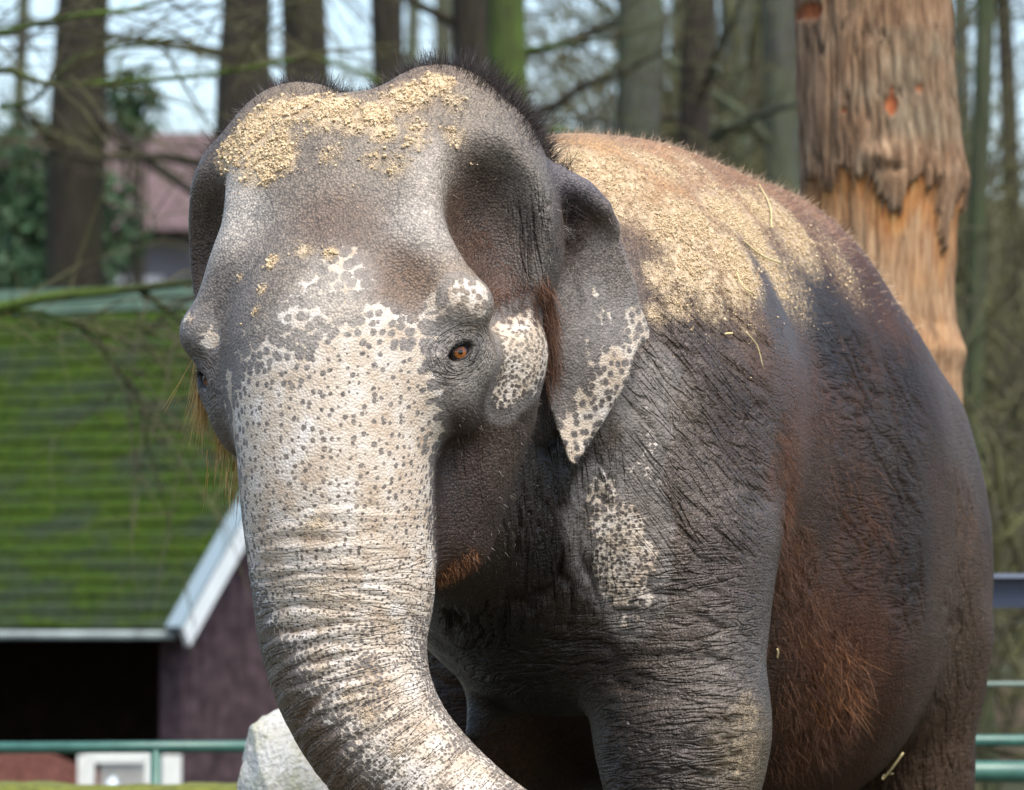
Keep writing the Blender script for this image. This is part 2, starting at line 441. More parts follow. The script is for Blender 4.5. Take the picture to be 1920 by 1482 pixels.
def aniso(dirn, across, along, seed, P=V):
    d = norm(np.asarray(dirn, float)); a = norm(np.cross(d, [0.13, .9, .2])); b = np.cross(d, a)
    Q = np.stack([P @ d / across, P @ a / along, P @ b / along], 1)
    Q[:, 0] += 1.1 * noise(P, 6.0, seed + 5) + .4 * noise(P, 14.0, seed + 6)
    return np.abs(noise(Q, 1, seed) + .35 * noise(Q, 2.1, seed + 1))
Pp = to_px(V)
def seen_blobs(blobs, soft=.35, grow=1.0):
    """blobs: (px, py, radius in metres[, level]) set on the skin where that pixel's ray meets it"""
    m = np.zeros(len(V))
    for b in blobs:
        c = cast(b[0], b[1])
        if c is None: continue
        d = np.sqrt(((V - c) ** 2).sum(1)) / (b[2] * grow)
        m = np.maximum(m, sstep(1.0, soft, d) * (b[3] if len(b) > 3 else 1))
    return m
tmp = mesh_np('tmp', V, F)
bvh = BVHTree.FromObject(tmp, bpy.context.evaluated_depsgraph_get())
_tm = tmp.data; bpy.data.objects.remove(tmp); bpy.data.meshes.remove(_tm)
def cast(px, py):
    h = bvh.ray_cast(Vector((0, 0, CAMZ)), raydir(px, py))
    return np.array(h[0]) if h[0] is not None else None
def near_nrm(px, py):
    h = bvh.ray_cast(Vector((0, 0, CAMZ)), raydir(px, py)); return np.array(h[1]) if h[0] is not None else None
# wrinkle regions
w_neck = seen_blobs([(1040, 900, .17), (1040, 1000, .20), (1060, 1100, .2), (1010, 960, .15), (1120, 880, .14), (900, 1180, .16), (960, 1150, .16)])
w_diag = seen_blobs([(1250, 720, .2), (1300, 850, .26), (1330, 960, .24), (1370, 760, .22), (1280, 620, .18), (1390, 900, .2), (1400, 640, .16)])
w_leg = seen_blobs([(1300, 1130, .22), (1250, 1200, .25), (1280, 1330, .28), (1250, 1460, .3), (1350, 1180, .2), (1110, 1240, .2), (1180, 1300, .2), (850, 1280, .2), (950, 1260, .2)])
w_rear = seen_blobs([(1620, 760, .3), (1680, 900, .3), (1620, 1000, .25), (1700, 760, .25), (1560, 680, .2), (1700, 1100, .22)])
w_vert = seen_blobs([(1800, 950, .2), (1790, 1150, .25), (1760, 1350, .3), (1740, 1480, .3), (1480, 1100, .2), (1480, 950, .2), (1550, 1300, .25)])
w_skull = seen_blobs([(1000, 430, .09), (1020, 480, .09), (1010, 380, .08), (980, 400, .06), (352, 420, .07)])
cr = lambda h: sstep(0, .22, h) - 1
disp += w_neck * .016 * cr(aniso((1, .15, .0), .05, .34, 21)) + w_neck * .006 * cr(aniso((1, .1, .25), .024, .2, 22))
disp += w_diag * .006 * cr(aniso((.75, -.2, .55), .034, .26, 31)) + w_diag * .007 * cr(aniso((.8, -.2, .45), .10, .5, 33))
disp += w_leg * .006 * cr(aniso((.12, .1, 1), .034, .24, 41)) + w_leg * .009 * cr(aniso((.2, .1, 1), .09, .4, 43))
disp += w_rear * .0028 * cr(aniso((-.35, .2, 1), .034, .16, 51)) + w_rear * .006 * cr(aniso((.5, .2, 1), .075, .3, 53)) + w_rear * .005 * cr(aniso((.9, .3, .5), .11, .5, 55))
disp += w_vert * .005 * cr(aniso((1, .3, .2), .04, .28, 61))
disp += w_skull * .0025 * cr(aniso((1, .1, .1), .026, .2, 71))
V = V + N * disp[:, None]
N = vnormals(V, F)
# ---- colours of the skin, throat shade and ridge sheen put in, set at points of the hide and spread between them
def lin(c):
    c = np.asarray(c, float) / 255; return np.where(c <= .04045, c / 12.92, ((c + .055) / 1.055) ** 2.4)
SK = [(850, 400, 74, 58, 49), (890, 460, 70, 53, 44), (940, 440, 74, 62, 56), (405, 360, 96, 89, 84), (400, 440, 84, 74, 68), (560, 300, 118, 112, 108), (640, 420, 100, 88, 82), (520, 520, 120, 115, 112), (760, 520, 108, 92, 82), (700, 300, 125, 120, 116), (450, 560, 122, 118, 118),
      (600, 560, 179, 175, 170), (820, 330, 150, 147, 146), (800, 420, 159, 157, 158), (430, 400, 166, 165, 166), (395, 400, 79, 72, 67), (390, 480, 71, 60, 54),  # forehead ridge samples raised: their sheen is put into the colour
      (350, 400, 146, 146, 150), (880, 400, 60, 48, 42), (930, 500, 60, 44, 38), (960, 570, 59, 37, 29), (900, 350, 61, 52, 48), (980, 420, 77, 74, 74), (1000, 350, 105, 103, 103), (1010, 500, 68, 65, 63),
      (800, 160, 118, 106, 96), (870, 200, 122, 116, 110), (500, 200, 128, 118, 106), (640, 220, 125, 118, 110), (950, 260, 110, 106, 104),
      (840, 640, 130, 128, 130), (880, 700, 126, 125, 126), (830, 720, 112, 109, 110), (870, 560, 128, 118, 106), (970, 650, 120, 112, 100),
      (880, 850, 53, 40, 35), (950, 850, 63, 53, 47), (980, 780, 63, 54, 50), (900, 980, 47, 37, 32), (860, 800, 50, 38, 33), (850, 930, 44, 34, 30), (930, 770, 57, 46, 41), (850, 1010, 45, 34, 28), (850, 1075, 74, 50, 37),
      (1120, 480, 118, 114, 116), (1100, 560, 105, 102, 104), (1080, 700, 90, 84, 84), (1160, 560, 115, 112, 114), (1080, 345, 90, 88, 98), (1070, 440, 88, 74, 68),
      (1030, 900, 27, 23, 21), (1030, 1030, 25, 22, 20), (1100, 1000, 60, 53, 49), (900, 1200, 33, 30, 31), (850, 1250, 30, 28, 29), (960, 1300, 30, 26, 25),  # neck and throat samples lowered: their shade is put into the colour
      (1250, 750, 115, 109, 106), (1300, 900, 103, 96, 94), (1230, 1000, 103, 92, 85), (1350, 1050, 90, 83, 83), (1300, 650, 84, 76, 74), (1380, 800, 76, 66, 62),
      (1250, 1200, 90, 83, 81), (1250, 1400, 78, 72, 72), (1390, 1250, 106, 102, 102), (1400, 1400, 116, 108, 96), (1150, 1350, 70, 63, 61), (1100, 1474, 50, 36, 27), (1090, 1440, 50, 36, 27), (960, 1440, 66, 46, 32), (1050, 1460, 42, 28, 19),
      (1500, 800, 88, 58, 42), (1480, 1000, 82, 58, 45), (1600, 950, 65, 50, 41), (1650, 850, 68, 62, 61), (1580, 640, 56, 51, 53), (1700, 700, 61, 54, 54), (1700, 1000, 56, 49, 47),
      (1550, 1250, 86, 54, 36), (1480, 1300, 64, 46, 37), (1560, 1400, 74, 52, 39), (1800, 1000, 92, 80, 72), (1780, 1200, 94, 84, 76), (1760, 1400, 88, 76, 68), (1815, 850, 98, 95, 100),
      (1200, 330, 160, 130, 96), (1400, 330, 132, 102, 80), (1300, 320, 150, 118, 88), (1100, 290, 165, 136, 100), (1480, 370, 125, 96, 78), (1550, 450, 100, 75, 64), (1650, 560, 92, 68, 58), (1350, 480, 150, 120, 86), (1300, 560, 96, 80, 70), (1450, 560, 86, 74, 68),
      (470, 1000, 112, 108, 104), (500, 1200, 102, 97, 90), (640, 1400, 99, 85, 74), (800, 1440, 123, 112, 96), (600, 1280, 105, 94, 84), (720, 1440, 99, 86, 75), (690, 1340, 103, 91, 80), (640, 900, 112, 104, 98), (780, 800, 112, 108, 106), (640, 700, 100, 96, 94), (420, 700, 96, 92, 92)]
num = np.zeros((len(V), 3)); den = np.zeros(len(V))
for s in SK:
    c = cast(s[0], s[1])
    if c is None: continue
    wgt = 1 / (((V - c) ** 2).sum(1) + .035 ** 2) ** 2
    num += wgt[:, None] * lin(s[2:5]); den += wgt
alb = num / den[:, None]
loc_ = (V - HO) @ HA.T
rim = np.minimum(np.linalg.norm((loc_ - np.array([.345, .02, -.024])) / np.array([.05, .045, .036]), axis=1), np.linalg.norm((loc_ - np.array([-.335, .004, -.024])) / np.array([.05, .045, .036]), axis=1))
alb *= (1 - .55 * sstep(1.15, .8, rim))[:, None]
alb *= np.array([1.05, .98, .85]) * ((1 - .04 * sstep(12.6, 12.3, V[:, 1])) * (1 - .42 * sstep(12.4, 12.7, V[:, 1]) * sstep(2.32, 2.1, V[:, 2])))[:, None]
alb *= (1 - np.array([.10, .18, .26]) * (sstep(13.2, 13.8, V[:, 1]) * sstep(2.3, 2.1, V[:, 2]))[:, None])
tear = seen_blobs([(850, 668, .016), (842, 682, .016), (837, 698, .014), (833, 716, .013), (829, 735, .012)], .2)
alb *= (1 - .65 * tear)[:, None]
alb *= (1 + .35 * fbm(V, 7, 4, 91))[:, None]
pale = seen_blobs([(720, 640, .12, .55), (650, 690, .13, .75), (740, 700, .10, .8), (620, 760, .15), (720, 770, .14), (640, 840, .18), (740, 880, .14), (560, 860, .13), (500, 800, .09, .8),
                   (475, 720, .07, .55), (640, 950, .18), (740, 980, .13), (560, 1000, .14), (640, 1060, .18), (720, 1100, .14), (580, 1120, .14), (650, 1160, .13, .6), (620, 1230, .13, .58),
                   (730, 1200, .12, .65), (680, 1300, .14, .55), (760, 1290, .10, .8), (730, 1380, .14, .55), (800, 1370, .09, .8), (800, 1440, .13, .6), (880, 1450, .10, .8),
                   (990, 625, .10, 1), (985, 665, .11, 1), (965, 705, .10, .9), (945, 740, .08, .7), (955, 625, .07, .9), (1008, 640, .10, 1), (1000, 690, .10, .9),
                   (870, 550, .07, .75), (895, 575, .05, .8), (830, 590, .06, .6), (905, 545, .045, .8), (815, 640, .04, .4), (352, 600, .05, .7), (375, 615, .05, .6), (395, 640, .04, .6), (430, 720, .04, .8), (440, 800, .04, .8),
                   (1130, 930, .10, .68), (1120, 970, .11, .62), (1165, 990, .11, .85), (1185, 1050, .11, .88), (1170, 1100, .10, .8), (1150, 1050, .13, .7), (1200, 1120, .08, .62), (1180, 1160, .07, .58),
                   (1210, 760, .10, .5), (1220, 830, .10, .5), (1240, 700, .09, .42), (1200, 880, .10, .52), (1230, 960, .10, .46), (640, 520, .12, .35), (560, 600, .1, .4), (1060, 450, .03, .6)], .15, 1.3)
on_ear = (np.abs(V[:, 1] - ear_depth(V[:, 0], V[:, 2])) < .06) * (V[:, 0] > at(1030, 600, 12.3)[0])
pale = np.where(on_ear, 0, pale)
pale = np.maximum(pale, on_ear * seen_blobs([(1218, 625, .10), (1205, 580, .06, .9), (1195, 665, .11), (1170, 720, .12), (1135, 780, .12), (1100, 830, .11), (1075, 862, .10), (1195, 540, .04, .7),
                   (1130, 590, .045, .62), (1095, 650, .06, .55), (1115, 545, .03, .6), (1110, 690, .05, .6)], .1, 1.75))
pale = np.clip(pale * 1.25, 0, 1)
t0_, t1_ = t_of(640, 500), t_of(640, 740)
th = Uu - .12 - .75 * sstep(tb + .02, tb + .45, Tt)
pale = np.maximum(pale, trunkness * sstep(t0_, t1_, Tt) * np.where(th > 0, sstep(2.1, 1.0, th), sstep(1.9, .35, -th)) * (1 - .62 * sstep(tb + .1, tb + .4, Tt)))
small = seen_blobs([(985, 660, .12), (950, 730, .07), (1160, 1020, .22), (1220, 800, .2), (650, 1200, .17), (680, 1320, .19), (750, 1410, .19), (840, 1460, .2), (480, 1050, .12), (490, 1180, .12), (790, 1060, .08), (440, 800, .06)], .3)
face = sstep(.40, .33, Dd) * hm * (V[:, 1] < 12.25)
face = np.where(seen_blobs([(980, 660, .13), (1130, 600, .3), (885, 560, .10), (870, 600, .08), (352, 600, .08)]) > .1, 0, face)
dust = seen_blobs([(520, 210, .10), (470, 255, .12), (430, 285, .07), (500, 290, .11), (560, 200, .10), (620, 205, .09), (500, 320, .06), (530, 300, .06), (700, 215, .07), (760, 180, .08), (820, 155, .06), (720, 250, .05, .8), (660, 230, .06, .8), (780, 240, .05, .55), (850, 190, .05, .5),
                   (700, 300, .05, .45), (620, 290, .05, .45), (740, 310, .06, .45), (850, 255, .05, .5), (780, 265, .05, .5), (510, 490, .03, .8), (570, 470, .035, .6), (620, 475, .03, .7), (490, 545, .025, .7), (480, 580, .02, .6), (450, 520, .02, .5),
                   (1020, 280, .08), (1080, 300, .12, .9), (1150, 330, .15, .8), (1230, 305, .13, .75), (1300, 310, .12, .5), (1150, 390, .08, .7), (1200, 400, .1, .6), (1300, 420, .13), (1400, 430, .2), (1250, 430, .1), (1350, 400, .12), (1420, 390, .10), (1480, 430, .20, .75), (1380, 490, .15), (1300, 500, .13, .9), (1440, 490, .18, .8), (1240, 520, .08, .7),
                   (1270, 570, .07, .65), (1230, 590, .05, .6), (1380, 540, .1, .7), (1330, 560, .1, .55), (1480, 530, .2, .42), (1570, 490, .22, .36), (1300, 330, .1, .4), (1400, 600, .1, .3), (600, 1110, .05, .45), (590, 985, .04, .5), (600, 1165, .05, .4), (655, 1300, .035, .5), (690, 1345, .035, .55), (740, 1405, .035, .45), (640, 1215, .035, .4), (600, 1255, .02, .4), (1405, 1330, .08, .35), (1400, 1420, .1, .4)], .1, 1.3)
dust *= 1 - np.clip((V[:, 1] < 12.42) * (((V - HO) @ HA.T)[:, 0] > .43), 0, 1)
rust = seen_blobs([(1500, 820, .2), (1480, 930, .2), (1560, 760, .15, .6), (1640, 960, .16, .6), (1420, 480, .3, .35), (1520, 700, .2, .75), (1600, 800, .15, .6), (1680, 640, .12, .7), (1745, 640, .1, .8), (1420, 690, .15, .5), (1490, 1060, .16), (1520, 1180, .16), (1570, 1260, .16), (1560, 1350, .15), (1500, 1350, .14), (1640, 680, .08, .5), (1450, 900, .08), (1620, 880, .07, .6), (950, 560, .09), (980, 590, .06), (930, 520, .06, .6), (1400, 360, .2, .25), (1500, 420, .15, .25), (1600, 520, .15, .3), (1700, 600, .12, .4), (1600, 1050, .2, .5), (1660, 1200, .2, .5), (860, 1075, .06)], .1)

def nodes_mat(name):
    m = bpy.data.materials.new(name); m.use_nodes = True
    nt = m.node_tree; bs = nt.nodes['Principled BSDF']
    class X: pass
    x = X(); x.m = m; x.nt = nt; x.bs = bs; L = nt.links.new
    def setin(sock, v):
        if isinstance(v, bpy.types.NodeSocket): L(v, sock)
        elif isinstance(v, (tuple, list)) and sock.type == 'RGBA' and len(v) == 3: sock.default_value = (*v, 1)
        else: sock.default_value = v
    def math_(op, a, b=0.0, c=None, clamp=False):
        n = nt.nodes.new('ShaderNodeMath'); n.operation = op; n.use_clamp = clamp
        setin(n.inputs[0], a); setin(n.inputs[1], b)
        if c is not None: setin(n.inputs[2], c)
        return n.outputs[0]
    def attr(nm, out='Fac'):
        n = nt.nodes.new('ShaderNodeAttribute'); n.attribute_name = nm; return n.outputs[out]
    def mixc(f, a, b, mode='MIX'):
        n = nt.nodes.new('ShaderNodeMix'); n.data_type = 'RGBA'; n.blend_type = mode; n.clamp_factor = True
        setin(n.inputs[0], f); setin(n.inputs[6], a); setin(n.inputs[7], b); return n.outputs[2]
    def ss(v, a, b, lo=0.0, hi=1.0):
        n = nt.nodes.new('ShaderNodeMapRange'); n.interpolation_type = 'SMOOTHSTEP'
        setin(n.inputs[0], v); setin(n.inputs[1], a); setin(n.inputs[2], b); setin(n.inputs[3], lo); setin(n.inputs[4], hi); return n.outputs[0]
    def noise_(vec, scale, detail=3.0, rough=.55, dist=0.0, out=0):
        n = nt.nodes.new('ShaderNodeTexNoise'); 
        if vec is not None: L(vec, n.inputs['Vector'])
        setin(n.inputs['Scale'], scale); n.inputs['Detail'].default_value = detail; n.inputs['Roughness'].default_value = rough; n.inputs['Distortion'].default_value = dist
        return n.outputs[out]
    def vor(vec, scale, feat='F1', rnd=1.0, dim='3D', out='Distance'):
        n = nt.nodes.new('ShaderNodeTexVoronoi'); n.voronoi_dimensions = dim; n.feature = feat
        if vec is not None: L(vec, n.inputs['Vector'])
        setin(n.inputs['Scale'], scale); n.inputs['Randomness'].default_value = rnd
        return n.outputs[out]
    def mapping(vec, scale=(1, 1, 1), rot=(0, 0, 0), loc=(0, 0, 0)):
        n = nt.nodes.new('ShaderNodeMapping'); L(vec, n.inputs[0]); n.inputs['Scale'].default_value = scale; n.inputs['Rotation'].default_value = rot; n.inputs['Location'].default_value = loc
        return n.outputs[0]
    def bump(h, dist, strength=1.0, nrm=None):
        n = nt.nodes.new('ShaderNodeBump'); setin(n.inputs['Height'], h); n.inputs['Distance'].default_value = dist; n.inputs['Strength'].default_value = strength
        if nrm is not None: L(nrm, n.inputs['Normal'])
        return n.outputs[0]
    def ramp(v, stops):
        n = nt.nodes.new('ShaderNodeValToRGB'); setin(n.inputs[0], v); e = n.color_ramp.elements
        while len(e) < len(stops): e.new(.5)
        for k, (p, c) in enumerate(stops): e[k].position = p; e[k].color = (*c, 1)
        return n.outputs[0]
    def axes(vec, dirn, across, along):
        """coordinates with x across the wrinkles; the rest along them"""
        d = norm(np.asarray(dirn, float)); a = norm(np.cross(d, [0.13, .9, .2])); b = np.cross(d, a)
        n = nt.nodes.new('ShaderNodeCombineXYZ')
        for k, (v, s) in enumerate(((d, across), (a, along), (b, along))):
            q = nt.nodes.new('ShaderNodeVectorMath'); q.operation = 'DOT_PRODUCT'; L(vec, q.inputs[0]); q.inputs[1].default_value = tuple(v / s)
            L(q.outputs['Value'], n.inputs[k])
        return n.outputs[0]
    def vadd(a, b, s=1.0):
        q = nt.nodes.new('ShaderNodeVectorMath'); q.operation = 'MULTIPLY_ADD'; L(b, q.inputs[0]); q.inputs[1].default_value = (s, s, s); L(a, q.inputs[2]); return q.outputs[0]
    tc = nt.nodes.new('ShaderNodeTexCoord')
    x.obj = tc.outputs['Object']; x.gen = tc.outputs['Generated']
    for k, v in dict(setin=setin, math=math_, attr=attr, mixc=mixc, ss=ss, noise=noise_, vor=vor, mapping=mapping, bump=bump, ramp=ramp, axes=axes, vadd=vadd, link=L).items(): setattr(x, k, v)
    return x
def skin_material():
    x = nodes_mat('elephant_skin'); O = x.obj
    albc = x.attr('alb', 'Color'); pale_ = x.attr('pale'); small_ = x.attr('small'); face_ = x.attr('face'); dust_ = x.attr('dust'); rust_ = x.attr('rust'); fuv = x.attr('fuv', 'Vector')
    n1 = x.noise(O, 60, 2.5, .6); n2 = x.noise(O, 14, 2, .6); n3 = x.noise(O, 280, 1, .6)
    sv = x.attr('suv', 'Vector')
    wob = x.noise(O, 60, 0, .5, out=1)
    nv = nt_v = x.nt.nodes.new('ShaderNodeTexVoronoi'); nv.voronoi_dimensions = '2D'; x.link(x.vadd(sv, wob, .2), nv.inputs['Vector']); nv.inputs['Scale'].default_value = 1.0; nv.inputs['Randomness'].default_value = .92
    d1 = nv.outputs['Distance']; sep = x.nt.nodes.new('ShaderNodeSeparateColor'); x.link(nv.outputs['Color'], sep.inputs[0]); rnd1 = x.math('MULTIPLY', x.math('SUBTRACT', sep.outputs[0], .55), .20); d3 = x.vor(O, x.math('ADD', 50, x.math('MULTIPLY', x.math('GREATER_THAN', small_, .5), 34)), rnd=.85)
    fz = x.math('GREATER_THAN', face_, .5)
    d = x.math('ADD', x.math('MULTIPLY', d1, fz), x.math('MULTIPLY', x.math('MULTIPLY', d3, .44), x.math('SUBTRACT', 1, fz)))
    pl = x.math('ADD', pale_, x.math('MULTIPLY', x.math('SUBTRACT', n2, .5), .5))
    r = x.math('ADD', x.ss(pl, .0, .95, .82, .205), x.math('MULTIPLY', x.math('SUBTRACT', n3, .5), x.ss(pl, .2, .9, .55, .12)))
    r = x.math('ADD', r, x.math('MULTIPLY', x.math('SUBTRACT', n1, .5), .16))
    r = x.math('ADD', r, x.math('MULTIPLY', rnd1, x.math('ADD', x.math('MULTIPLY', fz, 1.0), 0.0)))
    r = x.math('ADD', r, x.math('MULTIPLY', x.math('SUBTRACT', 1, fz), .005))
    pf = x.ss(d, x.math('SUBTRACT', r, .065), x.math('ADD', r, .065))
    pf = x.math('MULTIPLY', pf, x.ss(pale_, .03, .25))
    # grey hide with fine pale and dark cracks
    grey = x.mixc(1.0, albc, x.ramp(n1, [(.25, (.62, .62, .62)), (.75, (1.32, 1.3, 1.28))]), 'MULTIPLY')
    vc = x.vor(O, 150)
    grey = x.mixc(1.0, grey, x.ramp(vc, [(.1, (1.28, 1.27, 1.25)), (.75, (.62, .61, .60))]), 'MULTIPLY')
    grey = x.mixc(x.ss(n3, .61, .70, 0, .6), grey, x.mixc(1.0, grey, (2.3, 2.3, 2.25), 'MULTIPLY'))
    grey = x.mixc(x.math('MULTIPLY', x.math('MULTIPLY', rust_, x.ss(n2, .3, .7)), .8), grey, (.080, .034, .017))
    grey = x.mixc(x.math('MULTIPLY', x.math('MULTIPLY', x.ss(pale_, .05, .4), x.ss(pale_, .95, .5, .45, 1.0)), .6), grey, x.ramp(n1, [(.3, (.13, .118, .105)), (.7, (.24, .22, .205))]))
    palec = x.ramp(n2, [(.28, (.38, .29, .205)), (.5, (.49, .42, .335)), (.75, (.60, .56, .51))])
    palec = x.mixc(x.math('MULTIPLY', x.ss(n3, .5, .75), .4), palec, (.40, .28, .18))
    col = x.mixc(pf, grey, palec)
    df = x.math('ADD', x.math('MULTIPLY', dust_, .9), x.math('MULTIPLY', x.math('SUBTRACT', x.math('ADD', x.math('MULTIPLY', n3, .6), x.math('MULTIPLY', n1, .4)), .5), 1.6))
    dfac = x.math('MULTIPLY', x.ss(df, .12, .72), x.ss(dust_, .05, .3))
    col = x.mixc(x.math('MULTIPLY', dfac, .85), col, x.ramp(n1, [(.3, (.40, .28, .155)), (.7, (.62, .49, .32))]))
    col = x.mixc(x.math('MULTIPLY', x.attr('stain'), x.ss(n1, .25, .6)), col, (.16, .085, .04))
    x.setin(x.bs.inputs['Base Color'], col)
    # relief
    ridge = lambda c, dst=.9: x.ss(x.math('ABSOLUTE', x.math('SUBTRACT', x.noise(c, 1.0, 1.6, .5, dst), .5)), 0.0, .11)
    h = None
    for nm, dirn, ac, al in (('w_1', (1, .15, .1), .025, .19), ('w_2', (.75, -.2, .55), .021, .16), ('w_3', (-.08, .1, 1), .021, .13)):
        q = x.math('MULTIPLY', x.math('SUBTRACT', ridge(x.axes(O, dirn, ac, al)), 1), x.attr(nm)); h = q if h is None else x.math('ADD', h, q)
    h = x.math('ADD', h, x.math('MULTIPLY', x.math('SUBTRACT', ridge(x.mapping(fuv, (7, 50, 1))), 1), x.attr('ring')))
    fine = x.math('ADD', x.math('MULTIPLY', vc, -1.5), x.math('MULTIPLY', n3, .9))
    fine = x.math('ADD', fine, x.math('MULTIPLY', dfac, 1.5))
    b = x.bump(h, .0056, 1.0); b = x.bump(fine, .0015, .9, b)
    x.setin(x.bs.inputs['Normal'], b)
    x.setin(x.bs.inputs['Roughness'], x.math('SUBTRACT', x.ss(n1, .2, .8, .44, .64), x.math('MULTIPLY', x.attr('bod'), .10))); x.setin(x.bs.inputs['Specular IOR Level'], x.ss(x.attr('rear'), 0.0, 1.0, .40, .16))
    return x.m
ring = trunkness * sstep(tb - .10, tb + .28, Tt) * .55
den_ = 40 + 44 * sstep(tb - .2, tb + .45, Tt)                      # freckles sit closer towards the tip
tt_ = np.linspace(0, arc[-1] + .1, 400); cum = np.concatenate([[0], np.cumsum(np.diff(tt_) * (40 + 44 * sstep(tb - .2, tb + .45, tt_[1:])))])
t45 = trunk_coords(H(0, .3, -.45)[None])[0][0]; fb_ = sstep(-.36, -.5, loc_[:, 2])
Ts = np.where(hm, fb_ * Tt + (1 - fb_) * (t45 - .45 - loc_[:, 2]), Tt)
suv = np.stack([Uu * (Rr + .001) * den_, np.interp(Ts, tt_, cum), Dd * 0], 1)
w_jowl = seen_blobs([(950, 820, .12), (960, 900, .12), (900, 980, .12), (880, 850, .1)])
w_1 = np.maximum(np.maximum(np.maximum(w_neck, w_vert * .8), w_skull), w_jowl * .4); w_2 = w_diag; w_3 = np.maximum(w_leg, w_rear * .55)
gen_ = .12 * bodym; w_1 = np.maximum(w_1, gen_); w_3 = np.maximum(w_3, gen_)
fuv = np.stack([Uu * (Rr + .001), Tt, Dd * 0], 1)
for s in (1, -1):
    q = (V - EYE[s]) @ EG[s].T; dd = np.sqrt((q[:, 0] * .8) ** 2 + (q[:, 1] * 1.15) ** 2); we = sstep(.105, .055, dd) * (q[:, 2] > -.02) * sstep(.02, .03, dd)
    m = we > .01; fuv[m] = np.stack([np.arctan2(q[m, 1], q[m, 0]) * .12, dd[m] * 1.3 + 5, 0 * dd[m]], 1); ring = np.where(m, we * .8, ring)
eleph = empty('elephant', tuple(B(0, .9, 0)), 'grey-brown elephant with a pale speckled trunk, sawdust on its head and back', 'elephant')
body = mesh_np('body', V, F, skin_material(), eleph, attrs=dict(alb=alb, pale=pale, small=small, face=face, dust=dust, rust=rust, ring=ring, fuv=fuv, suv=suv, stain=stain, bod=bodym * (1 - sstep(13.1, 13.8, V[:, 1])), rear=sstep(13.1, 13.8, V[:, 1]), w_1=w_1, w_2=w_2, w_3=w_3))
print('skin t=%.1f' % (time.time() - T0))

# ---- eyes
def plain(name, col, rough=.6, spec=.4, nz=0, sc_=20, bmp=0, metal=0):
    x = nodes_mat(name)
    c = np.array(col)
    if nz:
        n = x.noise(x.obj, sc_, 5, .6)
        x.setin(x.bs.inputs['Base Color'], x.ramp(n, [(.3, tuple(c * (1 - nz))), (.7, tuple(np.minimum(c * (1 + nz), 1)))]))
        if bmp: x.setin(x.bs.inputs['Normal'], x.bump(x.noise(x.obj, sc_ * 4, 4, .6), bmp))
    else: x.bs.inputs['Base Color'].default_value = (*col, 1)
    x.bs.inputs['Roughness'].default_value = rough; x.bs.inputs['Specular IOR Level'].default_value = spec; x.bs.inputs['Metallic'].default_value = metal
    return x.m
def uv_sphere(c, r, ax=None, nu=28, nv=18, keep=None):
    th = np.linspace(0, np.pi, nv); ph = np.linspace(0, 2 * np.pi, nu, endpoint=False)
    T, P = np.meshgrid(th, ph, indexing='ij')
    v = np.stack([np.sin(T) * np.cos(P), np.sin(T) * np.sin(P), np.cos(T)], -1).reshape(-1, 3)
    f = [(i * nu + j, (i + 1) * nu + j, (i + 1) * nu + (j + 1) % nu, i * nu + (j + 1) % nu) for i in range(nv - 1) for j in range(nu)]
    return v, np.array(f)
M_ball = plain('eyeball', (.020, .010, .009), .12, .6)
M_iris = plain('iris', (.26, .085, .018), .12, .6, .5, 260)
M_pupil = plain('pupil', (.004, .003, .003), .08, .7)
M_lash = plain('lash_hair', (.008, .007, .007), .5)
def frame_to(d):
    d = norm(d); u = norm(np.cross(d, [0, 0, 1.])); v = np.cross(u, d); return np.stack([u, v, d])
xl_ = nodes_mat('eyelid_skin'); el = xl_.noise(xl_.obj, 90, 3, .6)
lidc = xl_.mixc(xl_.attr('edge'), xl_.ramp(el, [(.3, (.085, .08, .08)), (.7, (.17, .165, .165))]), (.010, .009, .010))
xl_.setin(xl_.bs.inputs['Base Color'], lidc); xl_.bs.inputs['Roughness'].default_value = .42; xl_.setin(xl_.bs.inputs['Normal'], xl_.bump(el, .002))
LASH = {}
